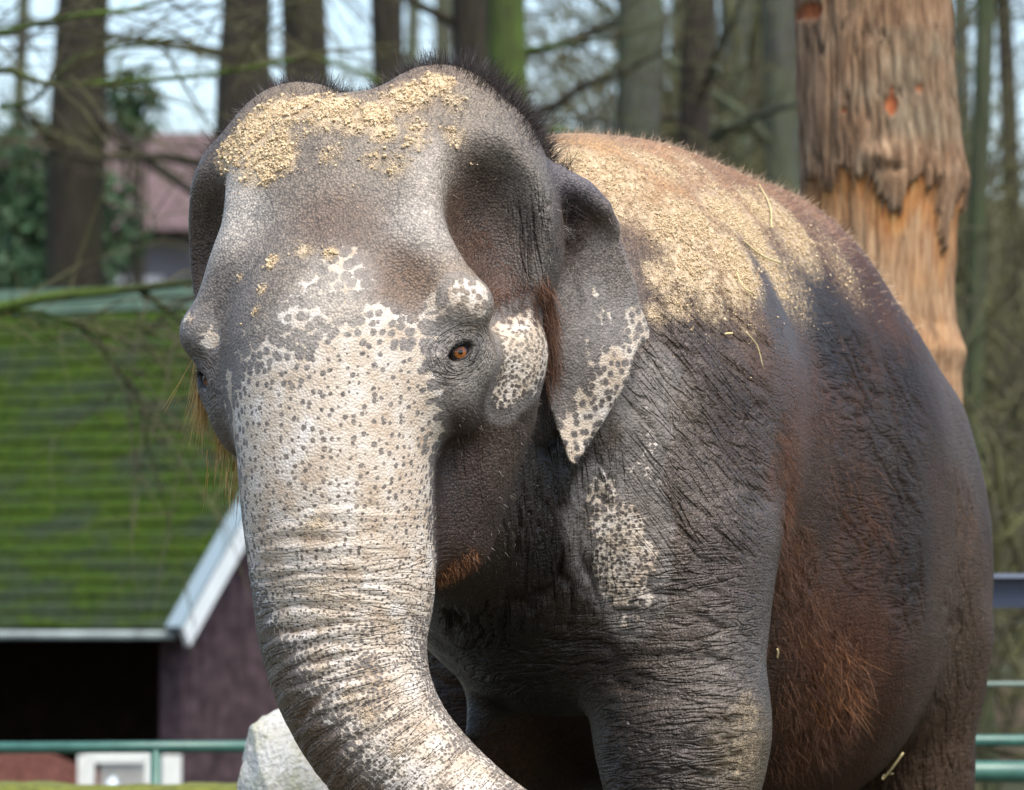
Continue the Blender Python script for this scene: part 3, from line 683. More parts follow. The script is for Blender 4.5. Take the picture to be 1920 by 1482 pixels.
for s, gaze in ((1, (.60, .79, -.05)), (-1, (.66, .75, -.08))):
    ec = EYE[s]; er = .034
    g = EG[s][2]; fr = EG[s]
    v, f = uv_sphere(0, 1)
    eye = mesh_np('eye', ec + er * (v @ fr), f, M_ball, eleph)
    look = g; f2 = frame_to(look)
    for nm, r0, h, m in (('iris', .0150, 1.012, M_iris), ('pupil', .0062, 1.022, M_pupil)):
        an = math.asin(r0 / er); k = 6; vv = []; nn = 24
        for i in range(k + 1):
            a = an * i / k + 1e-4
            for j in range(nn): vv.append((math.sin(a) * math.cos(2 * math.pi * j / nn), math.sin(a) * math.sin(2 * math.pi * j / nn), math.cos(a)))
        ff = [(i * nn + j, (i + 1) * nn + j, (i + 1) * nn + (j + 1) % nn, i * nn + (j + 1) % nn) for i in range(k) for j in range(nn)]
        mesh_np(nm, ec + er * h * (np.array(vv) @ f2), np.array(ff), m, eye)
    # lid margins: a dark rim round the almond opening, its outer edge tucked into the hide
    A1, A2, _ = EG[s]; nn, mm = 72, 10; VV = []; ED = []; LASH[s] = []
    for i in range(mm + 1):
        for j in range(nn):
            ph_ = 2 * math.pi * j / nn; cu, su = math.cos(ph_), math.sin(ph_)
            a0 = R(55) * R(24) / math.sqrt((R(24) * cu) ** 2 + (R(55) * su) ** 2)
            q = max(i - 1, 0) / (mm - 1); al = a0 + R(20) * q
            rad = er * (1.0 if i == 0 else 1.06 + .17 * q + .012 * math.sin(q * 16 + ph_ * 3) * q)
            VV.append(ec + rad * (math.cos(al) * g + math.sin(al) * (cu * A1 + su * A2)))
            ED.append(1.0 - .75 * max(0, q - .45) / .55)
            if i == 1 and su > .1: LASH[s].append((VV[-1], norm(VV[-1] - ec)))
    FF = [(i * nn + j, (i + 1) * nn + j, (i + 1) * nn + (j + 1) % nn, i * nn + (j + 1) % nn) for i in range(mm) for j in range(nn)]
    mesh_np('eyelid', np.array(VV), np.array(FF)[:, ::-1], xl_.m, eleph, attrs=dict(edge=np.array(ED)))

# ---- hair: thin tapering blades grown from the skin
def hair(name, root, nrm, dirs, L, width, mat, sag=.25, curl=.15, seed=0, seg=3, parent=eleph):
    g = np.random.default_rng(seed); n = len(root)
    d = dirs / (np.linalg.norm(dirs, axis=1)[:, None] + 1e-9)
    side = np.cross(d, g.normal(size=(n, 3))); side /= np.linalg.norm(side, axis=1)[:, None] + 1e-9
    cv = g.normal(size=(n, 3)) * curl
    rows = []
    for k in range(seg + 1):
        t = k / seg
        p = root - nrm * .003 + d * (L * t)[:, None] + np.array([0, 0, -1.]) * (sag * L * t * t)[:, None] + cv * (L * t * t)[:, None]
        wd = width * (1 - .85 * t)
        rows.append(p + side * (wd / 2)); rows.append(p - side * (wd / 2))
    VV = np.stack(rows, 1).reshape(-1, 3); b = np.arange(n)[:, None] * (2 * (seg + 1))
    FF = np.concatenate([b + np.array([2 * k, 2 * k + 1, 2 * k + 3, 2 * k + 2]) for k in range(seg)])
    return tag(mesh_np(name, VV, FF, mat, parent, attrs=dict(rnd=np.repeat(g.random(n), 2 * (seg + 1)))), kind='stuff')
def hair_mat(name, c0, c1):
    x = nodes_mat(name); r = x.attr('rnd')
    x.setin(x.bs.inputs['Base Color'], x.ramp(r, [(0, c0), (1, c1)])); x.bs.inputs['Roughness'].default_value = .55
    x.bs.inputs['Specular IOR Level'].default_value = .3
    return x.m
gr = np.random.default_rng(11)
def pick(mask, n):
    p = mask / mask.sum(); return gr.choice(len(V), n, p=p)
def jit(ix, s=.004): return V[ix] + gr.normal(size=(len(ix), 3)) * s * (1 - np.abs(N[ix]))
HB = hair_mat('black_hair', (.010, .009, .009), (.06, .045, .04)); HBR = hair_mat('brown_hair', (.030, .013, .008), (.17, .075, .034)); HG = hair_mat('golden_hair', (.34, .17, .035), (.72, .46, .16)); HTU = hair_mat('rusty_hair', (.08, .03, .012), (.36, .15, .05)); HS = hair_mat('sandy_hair', (.12, .075, .05), (.50, .37, .24))
# bristles over the back of the crown: everything of the crown that leans away from the face
loc = (V - HO) @ HA.T
crown = sstep(.38, .55, loc[:, 2]) * sstep(-.22, -.36, loc[:, 1]) * (loc[:, 1] > -.75) * (np.abs(loc[:, 0]) < .46)
crown += .9 * sstep(.2, .35, loc[:, 2]) * sstep(-.38, -.45, loc[:, 1]) * (loc[:, 1] > -.7) * (np.abs(loc[:, 0]) < .5)
ix = pick(crown * (1 + 1.5 * (loc[:, 0] > 0)), 26000)
Lc = gr.uniform(.015, .05, len(ix)) * (1 + .7 * sstep(.0, .2, loc[ix, 0]) * sstep(-.3, -.4, loc[ix, 1]))
hair('crown_hair', jit(ix), N[ix], N[ix] + .35 * hu + gr.normal(size=(len(ix), 3)) * .35, Lc, .0016, HB, .05, .2, 1)
front = sstep(.45, .6, loc[:, 2]) * (loc[:, 1] > -.34) * (loc[:, 1] < -.1)
ix = pick(front + 1e-9, 2600)
hair('crown_hair', jit(ix), N[ix], N[ix] + gr.normal(size=(len(ix), 3)) * .4, gr.uniform(.008, .03, len(ix)), .0011, HB, .1, .2, 2)
brm = ((loc[:, 2] > -.55) * (loc[:, 1] > -.6) * (V[:, 1] < 12.4)).astype(float) * (1 - .8 * trunkness * (Tt > tb - .2))
ix = pick(brm, 5000)
hair('face_bristle', jit(ix), N[ix], N[ix] * .8 - .4 * hu + gr.normal(size=(len(ix), 3)) * .35, gr.uniform(.006, .018, len(ix)), .0008, hair_mat('bristle', (.03, .025, .02), (.45, .4, .34)), .1, .2, 14, seg=2)
bs_, bz = (V - BO) @ bb, V[:, 2]
bla = (V - BO) @ bl
ridge_ = (V[:, 1] > 12.55) * sstep(.25, .75, N[:, 2]) * sstep(1.9, 2.1, bz) * (np.abs(bla) < .55)
ix = pick(ridge_, 15000)
hair('back_hair', jit(ix), N[ix], .8 * N[ix] + .8 * bb + gr.normal(size=(len(ix), 3)) * .4 , gr.uniform(.012, .04, len(ix)), .0014, HS, .1, .2, 3)
flk = seen_blobs([(1470, 850, .14), (1480, 950, .17), (1480, 1070, .16), (1520, 1180, .16), (1540, 780, .16, .35), (1600, 700, .16, .3), (1580, 900, .16, .35), (1660, 1000, .15, .3), (1440, 640, .12, .25), (1700, 640, .1, .4), (1570, 1250, .15, 1), (1600, 1290, .12), (1560, 1380, .14), (1490, 1420, .12, .7), (1500, 1300, .14, .6), (1640, 880, .06, .3), (1620, 680, .06, .3)], .2)
ix = pick(flk, 11000)
hair('flank_hair', jit(ix, .006), N[ix], .35 * N[ix] - 1.0 * hu0 + .25 * bb + gr.normal(size=(len(ix), 3)) * .3, gr.uniform(.014, .045, len(ix)), .0010, HBR, .2, .4, 4)
tuft = seen_blobs([(1570, 1250, .10), (1600, 1300, .09), (1550, 1320, .08), (1540, 1200, .05)], .2)
ix = pick(tuft, 200)
hair('flank_hair', jit(ix, .006), N[ix], .7 * N[ix] - .7 * hu0 + gr.normal(size=(len(ix), 3)) * .45, gr.uniform(.03, .085, len(ix)), .0012, HTU, .35, .5, 5)
tmp_h = seen_blobs([(930, 500, .06), (960, 560, .07), (985, 585, .05), (1010, 540, .05), (900, 450, .05, .5)], .2)
ix = pick(tmp_h, 3500)
hair('temple_hair', jit(ix), N[ix], .4 * N[ix] - hu - .4 * hf + gr.normal(size=(len(ix), 3)) * .3, gr.uniform(.012, .04, len(ix)), .0011, HBR, .1, .25, 6)
ear_h = seen_blobs([(1030, 560, .04), (1028, 600, .04), (1030, 640, .035), (1032, 680, .03)], .2)
ix = pick(ear_h, 600)
hair('ear_hair', jit(ix), N[ix], .45 * N[ix] - hu0 + gr.normal(size=(len(ix), 3)) * .12, gr.uniform(.04, .12, len(ix)), .0012, HBR, .2, .12, 7, seg=4)
fr_ = seen_blobs([(1060, 430, .03), (1080, 500, .03), (1085, 530, .02)], .2)
ix = pick(fr_, 250)
hair('ear_hair', jit(ix), N[ix], .8 * N[ix] + gr.normal(size=(len(ix), 3)) * .5, gr.uniform(.01, .04, len(ix)), .001, hair_mat('grey_hair', (.2, .17, .15), (.5, .45, .4)), .3, .2, 8)
ch = seen_blobs([(850, 1070, .05), (880, 1045, .04), (830, 1090, .04)], .2)
ix = pick(ch, 420)
hair('chin_hair', jit(ix), N[ix], .6 * N[ix] - .8 * hu0 + gr.normal(size=(len(ix), 3)) * .3, gr.uniform(.006, .022, len(ix)), .001, HTU, .1, .2, 9)
# long golden locks on the far side of the cheek
for (px, py, Y, n, l0, l1, sp) in ((386, 672, 12.20, 260, .12, .20, .008), (424, 765, 12.22, 300, .08, .13, .011), (376, 658, 12.2, 26, .12, .22, .01), (446, 860, 12.2, 150, .04, .09, .03)):
    rt = at(px, py, Y) + gr.normal(size=(n, 3)) * sp * np.array([1, 1, 1.6])
    dr = np.array([-.06, 0, -1.]) + gr.normal(size=(n, 3)) * (.04 if n > 30 else .2)
    hair('cheek_hair', rt, rt * 0, dr, gr.uniform(l0, l1, n), .0021, HG, .05, .08, 10, seg=4)
# lashes along the upper lid
for s in (1, -1):
    rt = np.repeat(np.array([q[0] for q in LASH[s]]), 2, 0); nr = np.repeat(np.array([q[1] for q in LASH[s]]), 2, 0); n = len(rt)
    rt = rt + gr.normal(size=(n, 3)) * .001
    hair('eyelash', rt, rt * 0, nr - .55 * hu + gr.normal(size=(n, 3)) * .16, gr.uniform(.016, .034, n), .0016, M_lash, .1, .1, 12)
print('hair t=%.1f' % (time.time() - T0))

# ---- sawdust lying on the hide: irregular crumbs, and straws
ico_v = []
ph = (1 + 5 ** .5) / 2
for a_, b_ in ((1, ph), (-1, ph), (1, -ph), (-1, -ph)): ico_v += [(0, a_, b_), (a_, b_, 0), (b_, 0, a_)]
ico_v = np.array(ico_v); ico_v /= np.linalg.norm(ico_v[0])
ico_f = np.array([(i, j, k) for i in range(12) for j in range(i + 1, 12) for k in range(j + 1, 12)
                  if all(np.linalg.norm(ico_v[p] - ico_v[q]) < 1.2 for p, q in ((i, j), (j, k), (i, k)))])
for q in range(len(ico_f)):
    a_, b_, c_ = ico_v[ico_f[q]]
    if np.dot(np.cross(b_ - a_, c_ - a_), a_) < 0: ico_f[q] = ico_f[q][::-1]
def crumbs(name, mask, n, s0, s1, mat, label, seed):
    g = np.random.default_rng(seed)
    ix = g.choice(len(V), n, p=mask / mask.sum())
    c = V[ix] + g.normal(size=(n, 3)) * .004 * (1 - np.abs(N[ix])) + N[ix] * g.uniform(0, .004, n)[:, None]
    s = s0 * (s1 / s0) ** (g.random(n) ** 1.8)
    v = ico_v[None] * (1 + g.normal(size=(n, 12, 1)) * .28) * s[:, None, None] * g.uniform(.6, 1.25, size=(n, 1, 3)) + c[:, None]
    f = (np.arange(n)[:, None, None] * 12 + ico_f[None]).reshape(-1, 3)
    o = mesh_np(name, v.reshape(-1, 3), f, mat, None, smooth=False, attrs=dict(rnd=np.repeat(g.random(n), 12)))
    return tag(o, label, 'sawdust', kind='stuff')
xs = nodes_mat('sawdust'); xs.setin(xs.bs.inputs['Base Color'], xs.mixc(xs.noise(xs.obj, 25, 3), xs.ramp(xs.attr('rnd'), [(0, (.44, .31, .17)), (.5, (.60, .47, .30)), (1, (.76, .65, .47))]), (.58, .45, .28)))
xs.bs.inputs['Roughness'].default_value = .9; xs.bs.inputs['Specular IOR Level'].default_value = .1
cl = np.clip(dust - .10, 0, 1) ** 2.0 * np.clip(.40 + .9 * noise(V, 30, 5) + 1.5 * noise(V, 75, 6) + 1.1 * sstep(.75, .98, dust), 0, None)
sct = seen_blobs([(600, 250, .28, .5), (800, 230, .22, .6), (700, 330, .2, .35), (500, 300, .16, .6), (560, 480, .12, .5), (480, 560, .09, .5), (1300, 600, .2, .7), (1250, 560, .15, .9), (1400, 580, .25, .5), (1560, 520, .25, .4)], .0)
cl = cl + .035 * sct * (noise(V, 40, 77) > .35)
crumbs('sawdust', cl * (V[:, 1] < 12.5) * (V[:, 2] > 1.5), 13000, .0012, .0055, xs.m, 'crumbs of pale sawdust scattered over the elephant forehead', 1)
crumbs('sawdust', cl * (V[:, 1] >= 12.4) * (V[:, 2] > 1.6), 20000, .0010, .0036, xs.m, 'thick pale sawdust lying on the elephant back', 2)
M_straw = plain('straw', (.62, .52, .26), .6, .3, .15, 60)
def straw(pts, r, label, lift=.008):
    P = [cast(*p) for p in pts]; nn = [near_nrm(*p) for p in pts]
    P = np.array([p + n_ * lift for p, n_ in zip(P, nn)])
    m = MB().tube(spline(P, 4), r, 6); o = m.build('straw', M_straw, smooth=True)
    return tag(o, label, 'straw', 'straws stuck to the elephant hide')
straw([(1678, 1400), (1660, 1425), (1641, 1448)], .0032, 'bent pale straw stuck low on the elephant flank near its hind leg', .03)
straw([(1641, 1446), (1660, 1443), (1676, 1442)], .0028, 'short level straw on the elephant flank, below the bent straw', .03)
straw([(1420, 350), (1440, 390), (1442, 430)], .002, 'thin curved straw upright in the sawdust on the elephant back')
straw([(1390, 455), (1420, 480), (1460, 497)], .0025, 'thick pale straw lying across the sawdust on the elephant back')
straw([(1376, 512), (1388, 540), (1406, 552)], .002, 'small bent straw at the lower edge of the back sawdust')
straw([(1395, 625), (1415, 650), (1426, 690)], .0013, 'hair-thin curved straw on the shoulder below the sawdust')
straw([(1355, 628), (1362, 627), (1369, 627)], .003, 'tiny bright straw scrap on the elephant shoulder wrinkles')
straw([(1454, 1215), (1455, 1224), (1454, 1232)], .003, 'tiny straw scrap on the dark hide beside the foreleg')
print('dust t=%.1f' % (time.time() - T0))
# ------------------------------------------------------------------ the place round the elephant
gb = np.random.default_rng(77)
def tubes(P, Rd, n=4):
    """P (k,m,3) polylines, Rd (k,m) radii -> one vertex and face array"""
    k, m, _ = P.shape
    t = np.gradient(P, axis=1); t /= np.linalg.norm(t, axis=2)[..., None] + 1e-9
    ref = np.where(np.abs(t[..., 2:3]) > .8, np.array([1., 0, 0]), np.array([0, 0, 1.]))
    u = np.cross(t, ref); u /= np.linalg.norm(u, axis=2)[..., None] + 1e-9; v = np.cross(t, u)
    a = np.arange(n) * 2 * np.pi / n
    VV = P[:, :, None] + Rd[:, :, None, None] * (np.cos(a)[:, None] * u[:, :, None] + np.sin(a)[:, None] * v[:, :, None])
    i = (np.arange(k)[:, None, None] * m + np.arange(m - 1)[None, :, None]) * n; j = np.arange(n)[None, None]; j2 = (j + 1) % n
    FF = np.stack([i + j, i + j2, i + n + j2, i + n + j], -1).reshape(-1, 4)
    return VV.reshape(-1, 3), FF
def join(parts):
    n = 0; A = []; Bf = []
    for v, f in parts: A.append(v); Bf.append(f + n); n += len(v)
    return np.concatenate(A), np.concatenate(Bf)
def bark_mat(name, c0, c1, moss=None, mossf=.5, vs=1.0):
    x = nodes_mat(name); q = x.mapping(x.obj, (26 * vs, 26 * vs, 3.2 * vs))
    n = x.noise(q, 1, 4, .6); n2 = x.noise(x.obj, 1.6, 3, .6)
    c = x.ramp(n, [(.3, c0), (.68, c1)])
    if moss: c = x.mixc(x.math('MULTIPLY', x.ss(n2, .35, .65), mossf), c, moss)
    x.setin(x.bs.inputs['Base Color'], c); x.bs.inputs['Roughness'].default_value = .9; x.bs.inputs['Specular IOR Level'].default_value = .2
    x.setin(x.bs.inputs['Normal'], x.bump(n, .03))
    return x.m
BK_dark = bark_mat('dark_bark', (0.0173, 0.0138, 0.011), (0.049, 0.0392, 0.0299), (.06, .07, .03), .3)  # barks of the wood toned down, canopy shade put into their colour
BK_grey = bark_mat('grey_bark', (0.0403, 0.0403, 0.0346), (0.0922, 0.0922, 0.0778), (.10, .13, .07), .6)
BK_pale = bark_mat('pale_bark', (0.0576, 0.0634, 0.0518), (0.1267, 0.1325, 0.1037), (.13, .17, .09), .7)
BK_green = bark_mat('mossy_bark', (0.0288, 0.0346, 0.0144), (0.0576, 0.0691, 0.0259), (.075, .125, .02), .9)
BK_moss2 = bark_mat('faded_moss_bark', (.03, .034, .02), (.07, .08, .045), (.045, .065, .025), .6)
BK_twig = bark_mat('twig_bark', (0.048, 0.044, 0.028), (0.12, 0.104, 0.068), (.12, .13, .04), .6)

# ---- ground: paddock, lower yard, wooded bank
CREST = np.array([(-400, 640), (0, 620), (600, 520), (740, 300), (860, 240), (990, 400), (1160, 400), (1205, 120), (1500, 60), (1800, 130), (1850, 330), (1960, 300), (2400, 200)], float)
def ground_z(x, y):
    y = np.maximum(y, .5); px = 960 + FPX * x / y
    base = -.95 * sstep(15.6, 17.6, y)
    bank = 3.4 * sstep(21, 46, y) * sstep(900, 1400, px)
    crest = np.interp(px, CREST[:, 0], CREST[:, 1])
    top = CAMZ + (1170 - crest) / FPX * 105
    hill = top * sstep(52, 105, y)
    return np.maximum(base + bank, base + hill) + .0 * x
ys = np.concatenate([np.linspace(-20, 14, 12), np.linspace(15, 24, 28), np.linspace(25, 110, 60), np.array([125, 150, 200, 300, 500, 900.])])
us = np.linspace(-1, 1, 161)
GX = np.array([us * (40 + .38 * max(y, 0)) if y > 20 else us * 47.6 for y in ys]); GY = np.repeat(ys[:, None], len(us), 1)
GZ = ground_z(GX.ravel(), GY.ravel())
GV = np.stack([GX.ravel(), GY.ravel(), GZ], 1); GV[:, 2] += (.05 + .25 * sstep(40, 80, GV[:, 1])) * fbm(GV * [1, 1, 0], .9, 3, 5) * (GV[:, 1] > 16)
nu = len(us); r0 = np.arange(len(ys) - 1)[:, None] * nu + np.arange(nu - 1)[None]
GF = np.stack([r0, r0 + 1, r0 + nu + 1, r0 + nu], -1).reshape(-1, 4)
xg = nodes_mat('leaf_litter'); n = xg.noise(xg.obj, 1.2, 5, .65); n2 = xg.noise(xg.obj, 16, 4, .7)
cg = xg.mixc(xg.ss(n, .42, .6), xg.ramp(n2, [(.3, (.045, .035, .022)), (.55, (.12, .085, .05)), (.75, (.22, .12, .05))]), xg.ramp(n2, [(.3, (.035, .045, .02)), (.7, (.09, .105, .05))]))
xg.setin(xg.bs.inputs['Base Color'], cg); xg.bs.inputs['Roughness'].default_value = .95; xg.setin(xg.bs.inputs['Normal'], xg.bump(n2, .08))
tag(mesh_np('ground', GV, GF, xg.m), kind='structure')
def gz(x, y): return float(ground_z(np.array([x]), np.array([y]))[0])

# ---- bare winter trees
def twig_set(starts, dirs, L, r, g, sag=.12, m=6, wob=.10):
    k = len(starts); t = np.linspace(0, 1, m)[None, :, None]
    d = dirs / np.linalg.norm(dirs, axis=1)[:, None]
    P = starts[:, None] + d[:, None] * (L[:, None, None] * t) + np.array([0, 0, -1.]) * (sag * L[:, None, None] * t * t)
    P = P + np.cumsum(g.normal(size=(k, m, 3)) * (wob * L / m)[:, None, None], 1) * (t > 0)
    return P, r[:, None] * (1 - .8 * np.linspace(0, 1, m))[None]
def bare_tree(px0, px1, Y, mat, label, nlimb=9, seed=0, lean=0.0, height=15, limb_lo=2.2, limbs=(), tw=10, group='bare trees of the wood'):
    g = np.random.default_rng(1000 + seed)
    pc = (px0 + px1) / 2; x0 = (pc - 960) / FPX * Y; rad = (px1 - px0) / 2 / FPX * Y; z0 = gz(x0, Y) - .15
    t = empty('bare_tree', (x0, Y, z0), label, 'tree', group)
    m = 34; zz = z0 + np.linspace(0, 1, m) ** 1.1 * height
    path = np.stack([x0 + lean * (zz - 2.5) + .05 * np.sin(zz * .9 + seed), Y + .04 * np.cos(zz * .7), zz], 1)
    rr = rad * np.interp(zz - z0, [0, .35, 1.0, 6, height], [1.55, 1.2, 1.06, .97, .35])
    v, f = tubes(path[None], rr[None], 22)
    c = np.repeat(path, 22, 0); d_ = v - c
    v = c + d_ * (1 + .10 * noise(v * np.array([1, 1, .25]), 5 / max(rad, .15) * .5, seed) + .05 * noise(v * np.array([1, 1, .15]), 9 / max(rad, .15), seed + 3))[:, None]
    mesh_np('trunk', v, f, mat, t)
    parts = []; tws = []
    def grow(P, Rr, ntw):
        parts.append(tubes(P[None], Rr[None], 6))
        k = ntw; s = g.uniform(.15, 1, k); i = np.minimum((s * (len(P) - 1)).astype(int), len(P) - 2); st = P[i] + (P[i + 1] - P[i]) * ((s * (len(P) - 1)) - i)[:, None]
        ax = norm(P[-1] - P[0]); L = g.uniform(.5, 1.5, k)
        Q, q = twig_set(st, ax + g.normal(size=(k, 3)) * .55, L, np.full(k, .008), g)
        tws.append(tubes(Q, q, 3))
        st2 = Q[np.repeat(np.arange(k), 3), g.integers(1, 5, k * 3)]
        Q2, q2 = twig_set(st2, np.repeat(ax[None], k * 3, 0) + g.normal(size=(k * 3, 3)) * .7, g.uniform(.2, .7, k * 3), np.full(k * 3, .0045), g, m=4)
        tws.append(tubes(Q2, q2, 3))
    for _ in range(nlimb):
        h = g.uniform(limb_lo, height * .9); b = np.array([np.interp(h + z0, zz, path[:, 0]), Y, z0 + h]); a = g.uniform(0, 2 * np.pi); L = g.uniform(1.6, 3.6) * (1 - .4 * h / height)
        d = np.array([math.cos(a), math.sin(a) * .7, g.uniform(-.05, .7)])
        P, q = twig_set(b[None], d[None], np.array([L]), np.array([min(.05, rad * .3)]), g, .05, 8, .12)
        grow(P[0], q[0], tw)
    for pl in limbs:
        P = spline(np.array([at(a_, b_, Y + dy) for a_, b_, dy, w_ in pl]), 4); q = np.interp(np.linspace(0, 1, len(P)), np.linspace(0, 1, len(pl)), [w_ / 2 / FPX * Y for *_, w_ in pl])
        grow(P, q, tw)
    if parts:
        for v, f in parts: mesh_np('branch', v, f, mat, t)
        v, f = join(tws); tag(mesh_np('twigs', v, f, BK_twig, t), kind='stuff')
    return t
bare_tree(95, 205, 40, BK_dark, 'dark straight trunk rising behind the mossy roof', 8, 1, limbs=[[(150, 200, 0, 30), (210, 245, -.3, 26), (270, 295, -.5, 22), (340, 345, -.8, 18), (430, 410, -1, 12)]])
bare_tree(398, 500, 37, BK_dark, 'wide dark trunk just above the elephant right temple', 9, 2)
bare_tree(512, 610, 41, BK_dark, 'dark trunk above the sawdust-covered left dome of the head', 9, 3)
bare_tree(690, 757, 39, BK_dark, 'thin dark trunk above the cleft between the elephant head domes', 8, 4)
bare_tree(852, 926, 34.5, BK_dark, 'dark trunk side by side with a green mossy one', 5, 5, limb_lo=5)
bare_tree(926, 1000, 33, BK_green, 'bright green mossy trunk beside a dark one, next to open sky', 5, 6, limb_lo=4, limbs=[[(985, 95, 0, 14), (1050, 85, -.2, 11), (1110, 78, -.3, 9), (1190, 60, -.4, 6)], [(985, 250, 0, 16), (1040, 243, -.2, 13), (1110, 262, -.3, 10), (1200, 300, -.4, 6)]])
bare_tree(1165, 1252, 36, BK_grey, 'broad grey trunk on the other side of the open sky gap', 6, 7, limb_lo=3.5, limbs=[[(1175, 100, 0, 14), (1120, 150, -.3, 11), (1060, 185, -.4, 8), (1005, 200, -.6, 5)], [(1175, 80, 0, 10), (1110, 45, -.2, 8), (1050, 20, -.3, 6), (1000, 30, -.4, 4)]])
bare_tree(1278, 1340, 34, BK_dark, 'dark narrow trunk between grey and pale trunks', 6, 8)
bare_tree(1342, 1402, 43, BK_pale, 'pale greenish trunk right beside a dark narrow trunk', 7, 9)
bare_tree(1424, 1492, 38, BK_grey, 'grey-green trunk close behind the bark-stripped tree', 7, 10)
bare_tree(762, 795, 56, BK_pale, 'slim pale distant trunk behind the right dome of the head', 8, 11)
bare_tree(806, 850, 58, BK_grey, 'slim grey distant trunk beside a slim pale one', 8, 12)
bare_tree(1252, 1278, 52, BK_pale, 'slender pale trunk squeezed between grey and dark trunks', 6, 13)
bare_tree(1402, 1426, 55, BK_pale, 'slender pale trunk near the grey-green trunk', 6, 14)
bare_tree(1826, 1860, 30, BK_moss2, 'thin green mossy trunk behind the rails, beside the elephant rump', 6, 15, limb_lo=3)
bare_tree(1872, 1905, 46, BK_dark, 'thin dark trunk farther back than the green mossy one by the rump', 9, 16)
bare_tree(1800, 1830, 50, BK_grey, 'thin grey trunk half hidden by the bark-stripped tree', 9, 17)
bare_tree(20, 52, 58, BK_grey, 'thin far trunk among evergreen shrubs', 9, 18)
bare_tree(-330, -240, 25, BK_green, 'low mossy tree reaching bare boughs over the shed roof', 3, 19, limb_lo=6, tw=11, limbs=[
    [(-280, 640, 0, 30), (-120, 600, -.3, 26), (0, 577, -.5, 23), (100, 556, -.6, 21), (200, 547, -.6, 19), (300, 536, -.7, 16), (360, 528, -.8, 13), (470, 500, -1, 8)],
    [(258, 540, -.6, 15), (300, 572, -.7, 12), (345, 606, -.8, 9), (390, 660, -.9, 5)],
    [(-280, 250, 0, 26), (-100, 190, -.3, 20), (0, 132, -.5, 15), (90, 158, -.6, 13), (200, 155, -.6, 12), (390, 140, -.7, 9), (560, 110, -.8, 6)],
    [(-280, 130, 0, 22), (-100, 90, -.3, 18), (0, 62, -.5, 13), (140, 30, -.6, 11), (260, 15, -.6, 9), (420, -40, -.7, 6)],
    [(0, 200, -.4, 11), (60, 190, -.5, 9), (100, 150, -.6, 8), (140, 110, -.6, 7), (220, 92, -.6, 6), (330, 70, -.7, 4)],
    [(-60, 590, -.3, 9), (60, 583, -.5, 7), (130, 602, -.6, 6), (240, 622, -.7, 5), (350, 600, -.8, 3)],
    [(60, 583, -.5, 8), (150, 612, -.6, 8), (210, 680, -.6, 7), (255, 740, -.7, 5), (282, 785, -.8, 3)]])
# ---- thicket of thin stems and brush
def thicket(name, n, px0, px1, y0, y1, hgt, r, seed, label, mat):
    g = np.random.default_rng(seed); Y = g.uniform(y0, y1, n); px = g.uniform(px0, px1, n); X = (px - 960) / FPX * Y
    Z = ground_z(X, Y); st = np.stack([X, Y, Z + g.uniform(0, .8, n) * hgt * .8], 1)
    Q, q = twig_set(st, g.normal(size=(n, 3)) * np.array([.55, .4, .4]) + np.array([0, 0, .75]), g.uniform(.5, 1, n) * hgt, np.full(n, r) * g.uniform(.5, 1.3, n), g, .15, 7, .25)
    k = 4; ii = np.repeat(np.arange(n), k); s2 = Q[ii, g.integers(1, 6, n * k)]
    Q2, q2 = twig_set(s2, g.normal(size=(n * k, 3)) + np.array([0, 0, .2]), g.uniform(.3, 1.1, n * k), np.full(n * k, r * .4), g, .2, 5, .2)
    v, f = join([tubes(Q, q, 4), tubes(Q2, q2, 3)])
    return tag(mesh_np(name, v, f, mat), label, 'brush', kind='stuff')
thicket('undergrowth', 700, 1480, 2050, 27, 44, 3.2, .018, 1, 'tangle of bare brush behind the rails beside the elephant rump', BK_twig)
thicket('undergrowth', 800, 1150, 1520, 40, 60, 5.5, .02, 2, 'bare thicket filling the gaps between the trunks of the wood', BK_twig)
thicket('undergrowth', 800, -80, 460, 44, 58, 4.5, .016, 3, 'bare thicket in front of the pink-roofed house', BK_twig)
thicket('undergrowth', 130, 560, 1180, 46, 66, 9.5, .016, 4, 'bare twiggy brush against the sky above the elephant head', BK_twig)
# ---- evergreen shrubs on the left
def leafy(name, px, py, Y, rx, rz, n, mat, label, seed, group=None, size=.05):
    g = np.random.default_rng(seed); c = at(px, py, Y)
    t = empty(name, (c[0], Y, gz(c[0], Y)), label, 'shrub', group)
    d = g.normal(size=(n, 3)); d /= np.linalg.norm(d, axis=1)[:, None]
    p = c + d * (g.random(n) ** .45)[:, None] * np.array([rx, rx, rz]) * (1 + .35 * noise(d * 2.5, 1, seed))[:, None]
    a = g.normal(size=(n, 3)); a /= np.linalg.norm(a, axis=1)[:, None]; b = np.cross(a, g.normal(size=(n, 3))); b /= np.linalg.norm(b, axis=1)[:, None]
    s = size * g.uniform(.6, 1.4, (n, 1))
    v = np.stack([p + a * s, p + b * s * .5, p - a * s, p - b * s * .5], 1).reshape(-1, 3)
    mesh_np('foliage', v, np.arange(n * 4).reshape(-1, 4), mat, t, smooth=False)
    zb = gz(c[0], Y); st = np.array([[c[0], Y, zb - .1]]).repeat(7, 0); q = c + g.normal(size=(7, 3)) * np.array([rx, rx, rz]) * .35
    P = st[:, None] + (q - st)[:, None] * np.linspace(0, 1, 5)[None, :, None]
    v, f = tubes(P, np.linspace(.05, .012, 5)[None].repeat(7, 0), 5); mesh_np('stems', v, f, BK_dark, t)
ML = plain('evergreen_leaf', (.035, .075, .03), .6, .3, .5, 3)
leafy('evergreen_shrub', 50, 430, 45, 1.0, .95, 5200, ML, 'dark evergreen shrub left of the dark trunk behind the shed', 1, 'evergreen shrubs behind the shed', .06)
